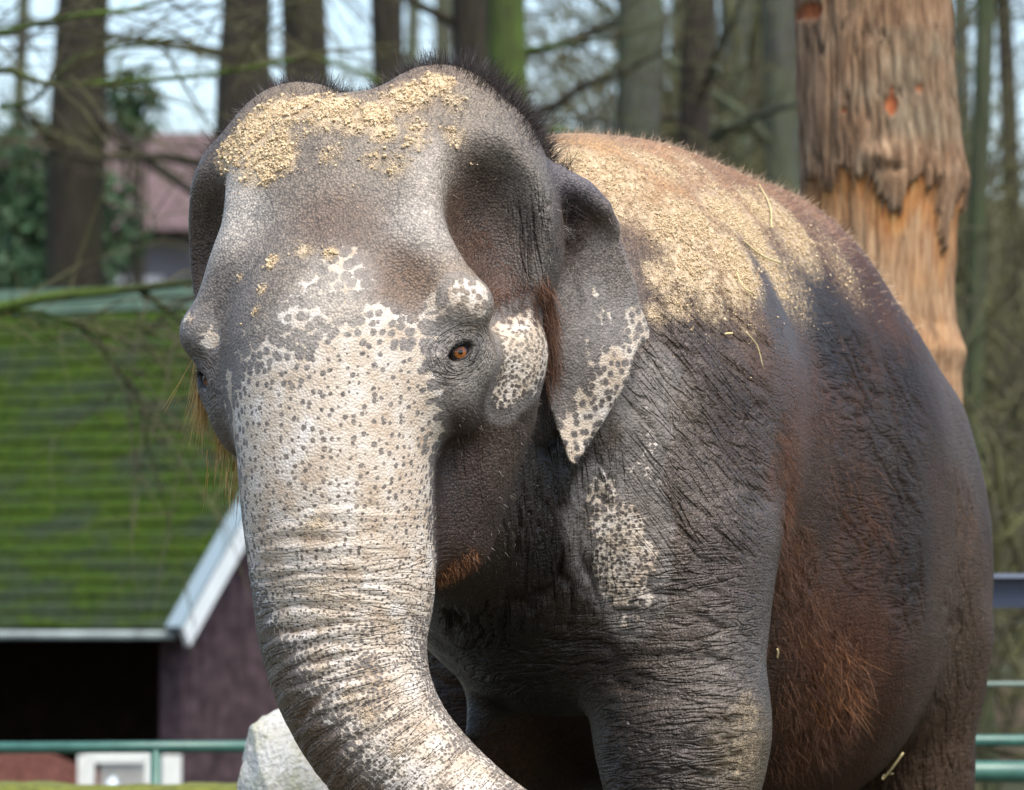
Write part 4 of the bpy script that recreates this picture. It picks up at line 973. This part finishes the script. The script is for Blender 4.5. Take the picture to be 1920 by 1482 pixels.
leafy('evergreen_shrub', 60, 545, 43, .5, .42, 2200, ML, 'low round evergreen shrub just above the shed roof ridge', 2, 'evergreen shrubs behind the shed', .05)
leafy('evergreen_shrub', 245, 205, 48, .34, .45, 500, ML, 'loose evergreen tip showing against the sky above the pink roof', 3, 'evergreen shrubs behind the shed', .06)

# ---- far house with a pinkish roof
hx, hy = (300 - 960) / FPX * 62, 62.0
house = empty('house', (hx, hy, gz(hx, hy)), 'far two-storey house with pinkish tiled roof behind bare trees', 'house')
zg = gz(hx, hy) - .3; ze = 6.0
Mw = plain('render_wall', (.19, .18, .19), .9, .2, .12, 2); Mr = plain('pink_tiles', (.125, .085, .085), .85, .2, .2, 3); Mg = plain('window_glass', (.03, .035, .04), .1, .6); Mfr = plain('white_frame', (.6, .6, .6), .6)
MB().box((hx, hy, (zg + ze) / 2), (6.4, 7, ze - zg)).build('wall', Mw, house)
rf = MB()
rv = [(hx - 3.6, hy - 4, ze - .2), (hx + 3.6, hy - 4, ze - .2), (hx + 3.6, hy + 4, ze - .2), (hx - 3.6, hy + 4, ze - .2), (hx - 3.4, hy, ze + 1.35), (hx + 3.4, hy, ze + 1.35)]
rf.add(rv, [(0, 1, 5, 4), (2, 3, 4, 5), (1, 2, 5), (3, 0, 4), (3, 2, 1, 0)]); roof = rf.build('roof', Mr, house)
MB().box((hx + 1.2, hy + .3, ze + 1.5), (.5, .5, 1.1)).build('chimney', Mr, roof)
for wx in (-2.2, -.2, 1.8):
    for wz in (zg + 1.9, ze - 1.35):
        wn = MB().box((hx + wx, hy - 3.52, wz), (.95, .08, 1.25)).build('window', Mfr, house)
        MB().box((hx + wx, hy - 3.57, wz), (.78, .03, 1.08)).build('pane', Mg, wn)

# ---- open shed with a mossy roof
SY = R(24); sS = np.array([math.sin(SY), math.cos(SY), 0]); sE = np.array([-math.cos(SY), math.sin(SY), 0]); UZ = np.array([0, 0, 1.])
C0 = at(347, 1182, 30.0)                                   # right-hand corner of the eave
run, rise, LEN = 2.75, 2.30, 7.0
shed = empty('shed', (C0[0], C0[1], gz(C0[0], C0[1])), 'low open shed with steep moss-green roof and white barge board', 'shed')
def SP(e, s, z): return C0 + sE * e + sS * s + UZ * z     # e to the left along the eave, s back, z above the eave
def slab(pts_lo, thick, up=UZ):
    a = np.array(pts_lo); return np.concatenate([a, a + up * thick]), [(3, 2, 1, 0), (4, 5, 6, 7), (0, 1, 5, 4), (1, 2, 6, 5), (2, 3, 7, 6), (3, 0, 4, 7)]
xm = nodes_mat('mossy_roofing'); O = xm.obj
m1 = xm.noise(xm.mapping(O, (1.1, 1.1, 2.2)), 2.0, 4, .65); m2 = xm.noise(O, 22, 4, .7)
mossc = xm.ramp(m2, [(.28, (.010, .024, .003)), (.5, (.030, .058, .004)), (.74, (.068, .104, .008))])
slate = xm.ramp(m2, [(.3, (0.0172, 0.0304, 0.0132)), (.7, (0.0409, 0.0581, 0.0297))])
xm.setin(xm.bs.inputs['Base Color'], xm.mixc(xm.ss(m1, .36, .58), slate, mossc)); xm.bs.inputs['Roughness'].default_value = .95; xm.bs.inputs['Specular IOR Level'].default_value = .15
xm.setin(xm.bs.inputs['Normal'], xm.bump(m2, .05))
xr = nodes_mat('bare_ridge_roofing'); q = xr.noise(xr.obj, 6, 4)
xr.setin(xr.bs.inputs['Base Color'], xr.ramp(q, [(.3, (0.0198, 0.0495, 0.0297)), (.7, (0.0528, 0.0924, 0.0627))])); xr.bs.inputs['Roughness'].default_value = .8
sl_ = norm(sS * run + UZ * rise); nn_ = norm(np.cross(sl_, sE)); nn_ = nn_ if nn_[2] > 0 else -nn_
NR = 25; SL = math.hypot(run, rise)
for side in (0, 1):
    for i in range(NR):
        a, b = i / NR * SL, min((i + 1.18) / NR, 1.0) * SL
        segs = 46; e = np.linspace(0, LEN, segs)
        lo_ = []; hi_ = []
        fl = (lambda p: p) if side == 0 else (lambda p: p + 2 * (SP(0, run, 0) - p) @ sS * sS)
        wob = .007 * noise(np.stack([e * 2.2, e * 0 + i * 3.7, e * 0], 1), 1, 31) + .008 * noise(np.stack([e * 9, e * 0 + i * 5.1, e * 0], 1), 1, 37)
        VV = []
        for k in range(segs):
            p0 = C0 + sE * e[k] + sl_ * (a - .012 + wob[k]) ; p1 = C0 + sE * e[k] + sl_ * b
            VV += [p0 + nn_ * .018, p0 + nn_ * (.040 + wob[k] * .6), p1 + nn_ * .022, p1 + nn_ * .004]
        VV = np.array([fl(p) for p in VV]); FF = []
        for k in range(segs - 1):
            for c in range(4): FF.append((k * 4 + c, k * 4 + (c + 1) % 4, k * 4 + 4 + (c + 1) % 4, k * 4 + 4 + c))
        MB().add(VV, FF + [(0, 1, 2, 3), tuple((segs - 1) * 4 + c for c in (3, 2, 1, 0))]).build('roof_course', xm.m if i < NR - 2 else xr.m, shed)
Mwhite = plain('white_board', (.62, .68, .70), .6, .3, .08, 6)
Mpurp = plain('pebble_dash', (.064, .044, .050), .95, .15, .6, 9, .02)
Mdk = plain('dark_boards', (.035, .024, .020), .9, .2, .4, 8)  # boards of the shed inside, a near-black brown
Mgut = plain('zinc_gutter', (.20, .25, .25), .5, .5, .45, 5)
def board(p0, p1, wdt, thk, out, name, mat, parent):
    d = norm(p1 - p0); upv = norm(np.cross(out, d)); upv = upv if upv[2] > 0 else -upv
    o_ = norm(out)
    V8 = [p + upv * u * wdt + o_ * t * thk for p in (p0, p1) for u in (-.5, .5) for t in (0, 1)]
    return MB().add(V8, [(0, 1, 3, 2), (4, 6, 7, 5), (0, 4, 5, 1), (2, 3, 7, 6), (0, 2, 6, 4), (1, 5, 7, 3)]).build(name, mat, parent)
RDG = SP(0, run, rise)
board(C0 - sl_ * .06 + nn_ * .0, RDG + nn_ * .0, .15, .035, -sE, 'barge_board', Mwhite, shed)
board(SP(-.0, 2 * run, 0), RDG, .15, .035, -sE, 'barge_board', Mwhite, shed)
board(C0 - sl_ * .08 + nn_ * .085 - sE * .038, RDG + nn_ * .085 - sE * .038, .025, .11, sE, 'verge_strip', plain('verge_metal', (.18, .24, .27), .5, .4), shed)
MB().tube([SP(.05, -.04, -.03), SP(LEN, -.04, -.03)], .027, 10).build('gutter', Mgut, shed, True)
zf = gz(C0[0], C0[1]) - C0[2] - .1
def wall(e0, e1, s0, s1, z0, z1, name, mat):
    P4 = [SP(e0, s0, z0), SP(e1, s0, z0), SP(e1, s1, z0), SP(e0, s1, z0)]; v, f = slab(P4, z1 - z0)
    return MB().add(v, f).build(name, mat, shed)
g0 = .16
ga = [SP(g0, .28, zf), SP(g0, 2 * run - .28, zf), SP(g0, 2 * run - .28, .2), SP(g0, run, rise - .06), SP(g0, .28, .2)]
gv = np.array(ga + [p + sE * .16 for p in ga])
MB().add(gv, [(0, 1, 2, 3, 4), (9, 8, 7, 6, 5)] + [(k, k + 5, (k + 1) % 5 + 5, (k + 1) % 5) for k in range(5)]).build('gable_wall', Mpurp, shed)
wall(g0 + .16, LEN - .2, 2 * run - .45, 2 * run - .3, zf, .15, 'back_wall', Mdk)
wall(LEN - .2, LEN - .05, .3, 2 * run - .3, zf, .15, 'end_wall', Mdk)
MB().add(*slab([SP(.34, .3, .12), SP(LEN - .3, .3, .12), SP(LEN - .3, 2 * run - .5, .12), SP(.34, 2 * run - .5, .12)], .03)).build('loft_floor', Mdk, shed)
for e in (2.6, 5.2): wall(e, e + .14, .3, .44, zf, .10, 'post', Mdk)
MB().box(SP(2.1 + .0, .12, -.11), (.52, .10, .12)).build('lamp_box', plain('grey_green_box', (.12, .16, .15), .6), shed)
# heap of red-brown bark mulch in the shed mouth
hp = at(30, 1470, 29.4)
hv, hf_ = uv_sphere(0, 1, nu=48, nv=26); hv = hv * np.array([1.1, .6, .42]) ; hv *= (1 + .12 * fbm(hv, 5, 3, 9) + .06 * noise(hv, 26, 4))[:, None]
zb_ = gz(hp[0], 29.3)
hv = hv * np.array([1, 1, 2.6]) * np.array([1.2, 1, .8]) + np.array([hp[0] - .1, 29.2, zb_ + .42])
tag(mesh_np('mulch_heap', hv, hf_, plain('red_mulch', (.15, .065, .05), .95, .1, .6, 30, .03)), 'heap of red-brown bark mulch in the mouth of the shed', 'mulch')

# ---- white crate with pale bags and a white panel, standing by the shed
cy = 28.0
def pxbox(name, px0, px1, py0, py1, Y, dep, mat, parent): 
    a = at(px0, py1, Y); b = at(px1, py0, Y); return MB().box(((a[0] + b[0]) / 2, Y + dep / 2, (a[2] + b[2]) / 2), (abs(b[0] - a[0]), dep, abs(b[2] - a[2]))).build(name, mat, parent)
cb = at(218, 1475, cy); zc = gz(cb[0], cy)
crate = empty('storage_cage', (cb[0], cy, zc), 'white framed cage holding pale blue-white bags in front of the shed', 'cage')
top = at(218, 1416, cy)[2]; cw = 125 / FPX * cy
Mcr = plain('chalk_paint', (.62, .64, .60), .7, .3, .12, 8)
for sx in (-1, 1):
    for dy in (0, .45): MB().box((cb[0] + sx * cw / 2, cy + dy, (zc + top) / 2), (.055, .05, top - zc)).build('corner_post', Mcr, crate)
for zz_ in (top - .02, zc + .55, zc + .12):
    for dy in (0, .45): MB().box((cb[0], cy + dy + .003, zz_), (cw - .06, .04, .05)).build('cross_bar', Mcr, crate)
MB().box((cb[0], cy + .47, (zc + top) / 2), (cw - .12, .02, top - zc - .1)).build('back_panel', plain('grey_panel', (.30, .30, .28), .8, .2, .2, 6), crate)
Mbag = plain('pale_bag', (.55, .66, .72), .45, .4, .15, 9)
for q_, (ox, hz_, tilt, fs, lb) in enumerate(((-.08, .06, .2, .46, 'tall pale bag leaning over inside the white cage'), (.10, .10, -.1, .40, 'shorter upright pale bag inside the white cage'))):
    v, f = uv_sphere(0, 1, nu=20, nv=14); v = np.sign(v) * np.abs(v) ** .7; v = v * np.array([.085, .12, (top - zc) * fs]) * (1 + .10 * noise(v, 3, q_))[:, None]
    v[:, 0] += tilt * v[:, 2] * .4
    tag(mesh_np('bag', v + np.array([cb[0] + ox, cy + .22, zc + (top - zc) * .48 - hz_]), f, Mbag), lb, 'bag', 'bags in the white cage')
pn = at(322, 1475, cy); zt = at(322, 1416, cy)[2]; zp = gz(pn[0], cy)
panel = empty('white_panel', (pn[0], cy, zp), 'narrow white upright panel beside the cage, behind the green rail', 'panel')
MB().box((pn[0], cy, (zp + zt) / 2 + .02), (36 / FPX * cy, .05, zt - zp - .04)).build('board', Mcr, panel); MB().box((pn[0], cy, zp + .02), (.2, .25, .04)).build('foot', Mcr, panel)

# ---- rails
Mgreen = plain('green_rail_paint', (.045, .13, .10), .35, .5, .2, 12); Mblue = plain('blue_steel_paint', (.030, .042, .075), .45, .5, .2, 10); Mthin = plain('dull_rail', (.16, .22, .19), .5, .4)
RY = 20.0
rp = at(300, 1404, RY); zr = rp[2]; zgd = gz(rp[0], RY) - .05
rail = empty('railing', (rp[0], RY, zgd), 'round green pipe rail with post in front of the shed', 'railing')
xl, xr_ = at(-260, 1404, RY)[0], at(760, 1404, RY)[0]
MB().tube([(xl, RY, zr), (xr_, RY, zr + .012)], .024, 14).build('rail', Mgreen, rail, True)
for px in (-170, 292, 735): xx = at(px, 1400, RY)[0]; MB().tube([(xx, RY, zgd), (xx, RY, zr - .005)], .022, 12).build('post', Mgreen, rail, True)
FY = 19.0
fp = at(1880, 1400, FY); zgd = gz(fp[0], FY) - .05
fence = empty('steel_fence', (fp[0], FY, zgd), 'green pipe rails under a blue-black steel beam, behind the elephant hind leg', 'fence')
x0_, x1_ = at(1330, 1400, FY)[0], at(2250, 1400, FY)[0]
MB().tube([(x0_, FY, at(0, 1389, FY)[2]), (x1_, FY, at(0, 1389, FY)[2])], .0225, 14).build('rail', Mgreen, fence, True)
MB().tube([(x0_, FY - .05, at(0, 1447, FY)[2]), (x1_, FY - .05, at(0, 1447, FY)[2])], .042, 16).build('rail', Mgreen, fence, True)
MB().tube([(x0_, FY, at(0, 1283, FY)[2]), (x1_, FY, at(0, 1283, FY)[2])], .010, 10).build('wire_rail', Mthin, fence, True)
zb0, zb1 = at(0, 1140, FY)[2], at(0, 1078, FY)[2]
bm_ = MB(); bm_.box(((x0_ + x1_) / 2, FY + .0, (zb0 + zb1) / 2 - .006), (x1_ - x0_, .06, zb1 - zb0 - .012)); bm_.build('beam', Mblue, fence)
MB().box(((x0_ + x1_) / 2, FY - .01, zb1 - .005), (x1_ - x0_, .14, .016)).build('beam_flange', plain('pale_steel_edge', (.17, .2, .27), .35, .5), fence)  # top flange coloured paler than the beam below it
for px in (1420, 2130): xx = at(px, 1400, FY)[0]; MB().box((xx, FY + .11, (zgd + zb1) / 2), (.1, .1, zb1 - zgd)).build('post', Mblue, fence)

# ---- mossy wall top and boulder
WYY = 18.0
wz_ = at(0, 1464, WYY)[2] - .034; wx0, wx1 = at(-400, 1400, WYY)[0], at(760, 1400, WYY)[0]; zgd = gz(-2, WYY) - .1
lw = empty('low_wall', ((wx0 + wx1) / 2, WYY, zgd), 'low stone wall with a mossy top behind the pale boulder', 'wall')
xq = nodes_mat('moss_cushion'); qq = xq.noise(xq.obj, 18, 5, .7)
xq.setin(xq.bs.inputs['Base Color'], xq.ramp(qq, [(.3, (.05, .06, .008)), (.7, (.16, .17, .02))])); xq.bs.inputs['Roughness'].default_value = .95
Mst = plain('wall_stone', (.17, .16, .14), .9, .2, .4, 10, .02)
g_ = np.random.default_rng(3); xx = wx0
rowh = (wz_ - zgd) / 5
for rw in range(5):
    xx = wx0 - g_.uniform(0, .2)
    while xx < wx1:
        l_ = g_.uniform(.25, .5); m_ = MB().box((xx + l_ / 2, WYY + g_.uniform(-.012, .012), zgd + rowh * (rw + .5)), (l_ - .018, .34, rowh - .016)); m_.build('stone', Mst, lw); xx += l_
MB().box(((wx0 + wx1) / 2, WYY + .03, (zgd + wz_) / 2 - .02), (wx1 - wx0 - .1, .26, wz_ - zgd - .05)).build('core', plain('mortar', (.09, .085, .075), .95), lw)
mx = np.linspace(wx0, wx1, 260); mv = []
for j, (dy, dz) in enumerate(((-.19, -.05), (-.185, .012), (-.10, .04), (.05, .045), (.18, .02), (.19, -.04))):
    q = np.stack([mx, np.full_like(mx, WYY + dy), np.full_like(mx, wz_ - .02 + dz)], 1); q[:, 2] += .018 * fbm(q * [1, 9, 1], 7, 3, j) * (0 < j < 5); mv.append(q)
mv = np.stack(mv, 1).reshape(-1, 3); k6 = (np.arange(259)[:, None] * 6 + np.arange(5)[None]).ravel()
mesh_np('moss', mv, np.stack([k6, k6 + 1, k6 + 7, k6 + 6], 1), xq.m, lw)
RKY = 14.4
pts = [at(448, 1478, RKY), at(440, 1600, RKY), at(425, 1950, RKY), at(460, 1412, RKY), at(470, 1362, RKY - .03), at(500, 1348, RKY), at(532, 1326, RKY + .05), at(560, 1345, RKY - .05), at(640, 1390, RKY), at(720, 1500, RKY), at(760, 1950, RKY),
       at(475, 1366, RKY + .30), at(550, 1330, RKY + .34), at(640, 1400, RKY + .36), at(455, 1950, RKY + .4), at(740, 1950, RKY + .45), at(560, 1420, RKY - .17), at(500, 1480, RKY - .18), at(620, 1500, RKY - .22), at(470, 1950, RKY - .2), at(700, 1950, RKY - .2), at(500, 1375, RKY - .07)]
import bmesh
bmr = bmesh.new()
for p in pts: bmr.verts.new(p)
res = bmesh.ops.convex_hull(bmr, input=bmr.verts)
bmesh.ops.delete(bmr, geom=[v for v in bmr.verts if not v.link_faces], context='VERTS')
bmesh.ops.bevel(bmr, geom=list(bmr.edges), offset=.012, segments=1, affect='EDGES', clamp_overlap=True)
bmesh.ops.triangulate(bmr, faces=bmr.faces[:])
for _ in range(4):
    ed = [e for e in bmr.edges if e.calc_length() > .03]
    bmesh.ops.subdivide_edges(bmr, edges=ed, cuts=1, use_grid_fill=True)
    bmesh.ops.triangulate(bmr, faces=bmr.faces[:])
bmr.normal_update()
rvv = np.array([v.co[:] for v in bmr.verts]); rn = np.array([v.normal[:] for v in bmr.verts])
dv = .014 * fbm(rvv, 9, 4, 12) + .012 * np.abs(fbm(rvv, 22, 3, 14))
for v, p in zip(bmr.verts, rvv + rn * dv[:, None]): v.co = p
mer = bpy.data.meshes.new('boulder'); bmr.to_mesh(mer); bmr.free()
xb = nodes_mat('pale_granite'); a1 = xb.noise(xb.obj, 9, 5, .65); a2 = xb.noise(xb.obj, 70, 3, .6)
cb_ = xb.mixc(xb.ss(a1, .42, .62), xb.ramp(a2, [(.3, (.48, .46, .38)), (.7, (.74, .73, .68))]), xb.ramp(a2, [(.3, (.34, .34, .20)), (.7, (.62, .61, .50))]))
xb.setin(xb.bs.inputs['Base Color'], cb_); xb.bs.inputs['Roughness'].default_value = .9; xb.setin(xb.bs.inputs['Normal'], xb.bump(a2, .012))
mer.materials.append(xb.m)
ro = bpy.data.objects.new('boulder', mer); COL.objects.link(ro); tag(ro, 'pale angular granite boulder behind the curled trunk', 'boulder')

# ---- big tree with chewed bark behind the back of the elephant
TY = 17.6; tx = at(1652, 500, TY)[0]; tz0 = gz(tx, TY) - .1
tree = empty('stripped_tree', (tx, TY, tz0), 'thick furrowed trunk with chewed bark and bare orange wood behind the elephant', 'tree')
nA, nZ = 260, 560
zt = np.linspace(tz0, 6.0, nZ); an = np.linspace(0, 2 * np.pi, nA, endpoint=False)
pyv = np.interp(zt, [at(0, q, TY)[2] for q in range(2200, -2900, -50)], range(2200, -2900, -50))
Lx = np.interp(pyv, [-3000, 0, 180, 350, 600, 1500], [1530, 1494, 1497, 1503, 1505, 1490]); Rx = np.interp(pyv, [-3000, 0, 180, 290, 335, 380, 440, 560, 610, 660, 700, 1500], [1750, 1786, 1797, 1812, 1820, 1812, 1806, 1802, 1806, 1824, 1815, 1830])
cx_ = (Lx + Rx) / 2; hw = (Rx - Lx) / 2 / FPX * TY; cxw = (cx_ - 960) / FPX * TY
AA, ZZ = np.meshgrid(an, zt); HW = np.repeat(hw[:, None], nA, 1); CX = np.repeat(cxw[:, None], nA, 1)
unit = np.stack([np.cos(AA), np.sin(AA), ZZ], -1).reshape(-1, 3)
# jagged line where the bark ends (height in pixels of the photograph at the tree's distance -> metres)
pxa = 1652 + 158 * np.cos(an); JP = [(1494, 345), (1540, 350), (1552, 340), (1575, 328), (1605, 330), (1622, 372), (1640, 392), (1660, 412), (1676, 405), (1690, 352), (1712, 345), (1735, 360), (1750, 385), (1760, 440), (1768, 478), (1776, 470), (1790, 385), (1812, 375)]
frontm = np.sin(an) < 0
jy = np.interp(pxa, [q[0] for q in JP], [q[1] for q in JP]) + 14 * noise(np.stack([an * 18, an * 0, an * 0], 1), 1, 3) + 16 * noise(np.stack([an * 44, an * 0, an * 0], 1), 1, 4)
jy = np.where(frontm, jy, 400 + 45 * noise(np.stack([an * 6, an * 0, an * 0], 1), 1, 8))
jz = np.array([at(0, q, TY)[2] for q in jy])
over = ZZ - jz[None] + (.032 * noise(np.stack([np.cos(AA).ravel() * 5, np.sin(AA).ravel() * 5, ZZ.ravel() * 9], 1), 1.0, 91) + .03 * noise(np.stack([np.cos(AA).ravel() * 14, np.sin(AA).ravel() * 14, ZZ.ravel() * 16], 1), 1.0, 92)).reshape(AA.shape)
isb = sstep(-.006, .006, over).ravel()
gP = np.stack([np.cos(AA).ravel() * 1.0, np.sin(AA).ravel() * 1.0, ZZ.ravel() * .30], 1)
fur = np.abs(noise(gP, 15, 41) + .5 * noise(gP, 28, 42)); fur2 = noise(np.stack([gP[:, 0], gP[:, 1], ZZ.ravel() * .6], 1), 13, 43)
rad = HW.ravel() * (1 + 0) - .022 + isb * (.010 + .013 * sstep(0, .30, fur) + .006 * fur2) + (1 - isb) * (.008 * noise(gP, 12, 51) + .004 * noise(gP, 30, 52))
# knot and wounds, placed on the front by pixel
P3 = np.stack([CX.ravel() + rad * np.cos(AA).ravel(), TY + rad * np.sin(AA).ravel(), ZZ.ravel()], 1)
def spot(px, py, rx, rz):
    c = at(px, py, TY - .28); return np.exp(-(((P3[:, 0] - c[0]) / (rx / FPX * TY)) ** 2 + ((P3[:, 2] - c[2]) / (rz / FPX * TY)) ** 2)) * (P3[:, 1] < TY)
knot = spot(1655, 292, 26, 20); rad += .03 * knot - .02 * spot(1680, 318, 20, 9)
wj = .25 * noise(P3, 30, 61)
wound = np.clip(sstep(.45, .6, spot(1672, 197, 15, 22) + wj * .4) + sstep(.5, .65, spot(1582, 207, 9, 9) + wj) + sstep(.45, .6, spot(1520, 12, 26, 20) + wj * .6) + .8 * sstep(.55, .7, spot(1672, 172, 6, 14) + wj * .5) + .7 * sstep(.5, .7, spot(1725, 165, 8, 10) + wj), 0, 1) * isb
rad -= .014 * wound
P3 = np.stack([CX.ravel() + rad * np.cos(AA).ravel(), TY + rad * np.sin(AA).ravel(), ZZ.ravel()], 1)
fresh = np.clip(sstep(-.28, -.0, over).ravel() + .5 * noise(P3, 14, 71), 0, 1) * (1 - isb)
i0 = np.arange(nZ - 1)[:, None] * nA + np.arange(nA)[None]; i1 = np.arange(nZ - 1)[:, None] * nA + (np.arange(nA) + 1)[None] % nA
TF = np.stack([i0, i1, i1 + nA, i0 + nA], -1).reshape(-1, 4)
xt = nodes_mat('furrowed_bark'); O = xt.obj
t1 = xt.noise(xt.mapping(O, (30, 30, 5)), 1, 4, .65); t2 = xt.noise(xt.mapping(O, (60, 60, 6)), 1, 3, .6); t3 = xt.noise(O, 3, 3, .6)
bc = xt.mixc(xt.ss(t3, .4, .65), xt.ramp(t1, [(.3, (.085, .046, .024)), (.55, (.235, .142, .08)), (.75, (.37, .26, .16))]), xt.ramp(t1, [(.3, (.08, .058, .034)), (.7, (.30, .23, .15))]))
bc = xt.mixc(xt.math('MULTIPLY', xt.math('SUBTRACT', 1, xt.attr('fur')), .45), bc, (.05, .03, .018))
t4 = xt.noise(xt.mapping(O, (16, 16, 3)), 1, 4, .7)
wc = xt.mixc(xt.attr('fresh'), xt.ramp(t2, [(.3, (.24, .13, .065)), (.7, (.42, .275, .155))]), xt.ramp(t2, [(.3, (.13, .035, .01)), (.5, (.40, .17, .05)), (.72, (.48, .29, .12))]))
wc = xt.mixc(xt.ss(t4, .52, .66, 0, .7), wc, (.12, .06, .03)); c = xt.mixc(xt.attr('isb'), wc, bc); c = xt.mixc(xt.attr('wound'), c, xt.ramp(t2, [(.3, (.16, .04, .015)), (.7, (.42, .14, .05))]))
xt.setin(xt.bs.inputs['Base Color'], c); xt.bs.inputs['Roughness'].default_value = .85; xt.bs.inputs['Specular IOR Level'].default_value = .25
xt.setin(xt.bs.inputs['Normal'], xt.bump(t1, .02))
rows = isb.reshape(nZ, nA)
fb = (isb[TF].mean(1) > .5)
at_ = dict(isb=isb, fur=sstep(0, .3, fur), wound=wound, fresh=fresh)
for nm, sel in (('bark', fb), ('stripped_wood', ~fb)):
    ff = TF[sel]; used = np.unique(ff); mp = np.zeros(len(P3), int); mp[used] = np.arange(len(used))
    mesh_np(nm, P3[used], mp[ff], xt.m, tree, attrs={k: a[used] for k, a in at_.items()})
print('place t=%.1f' % (time.time() - T0))
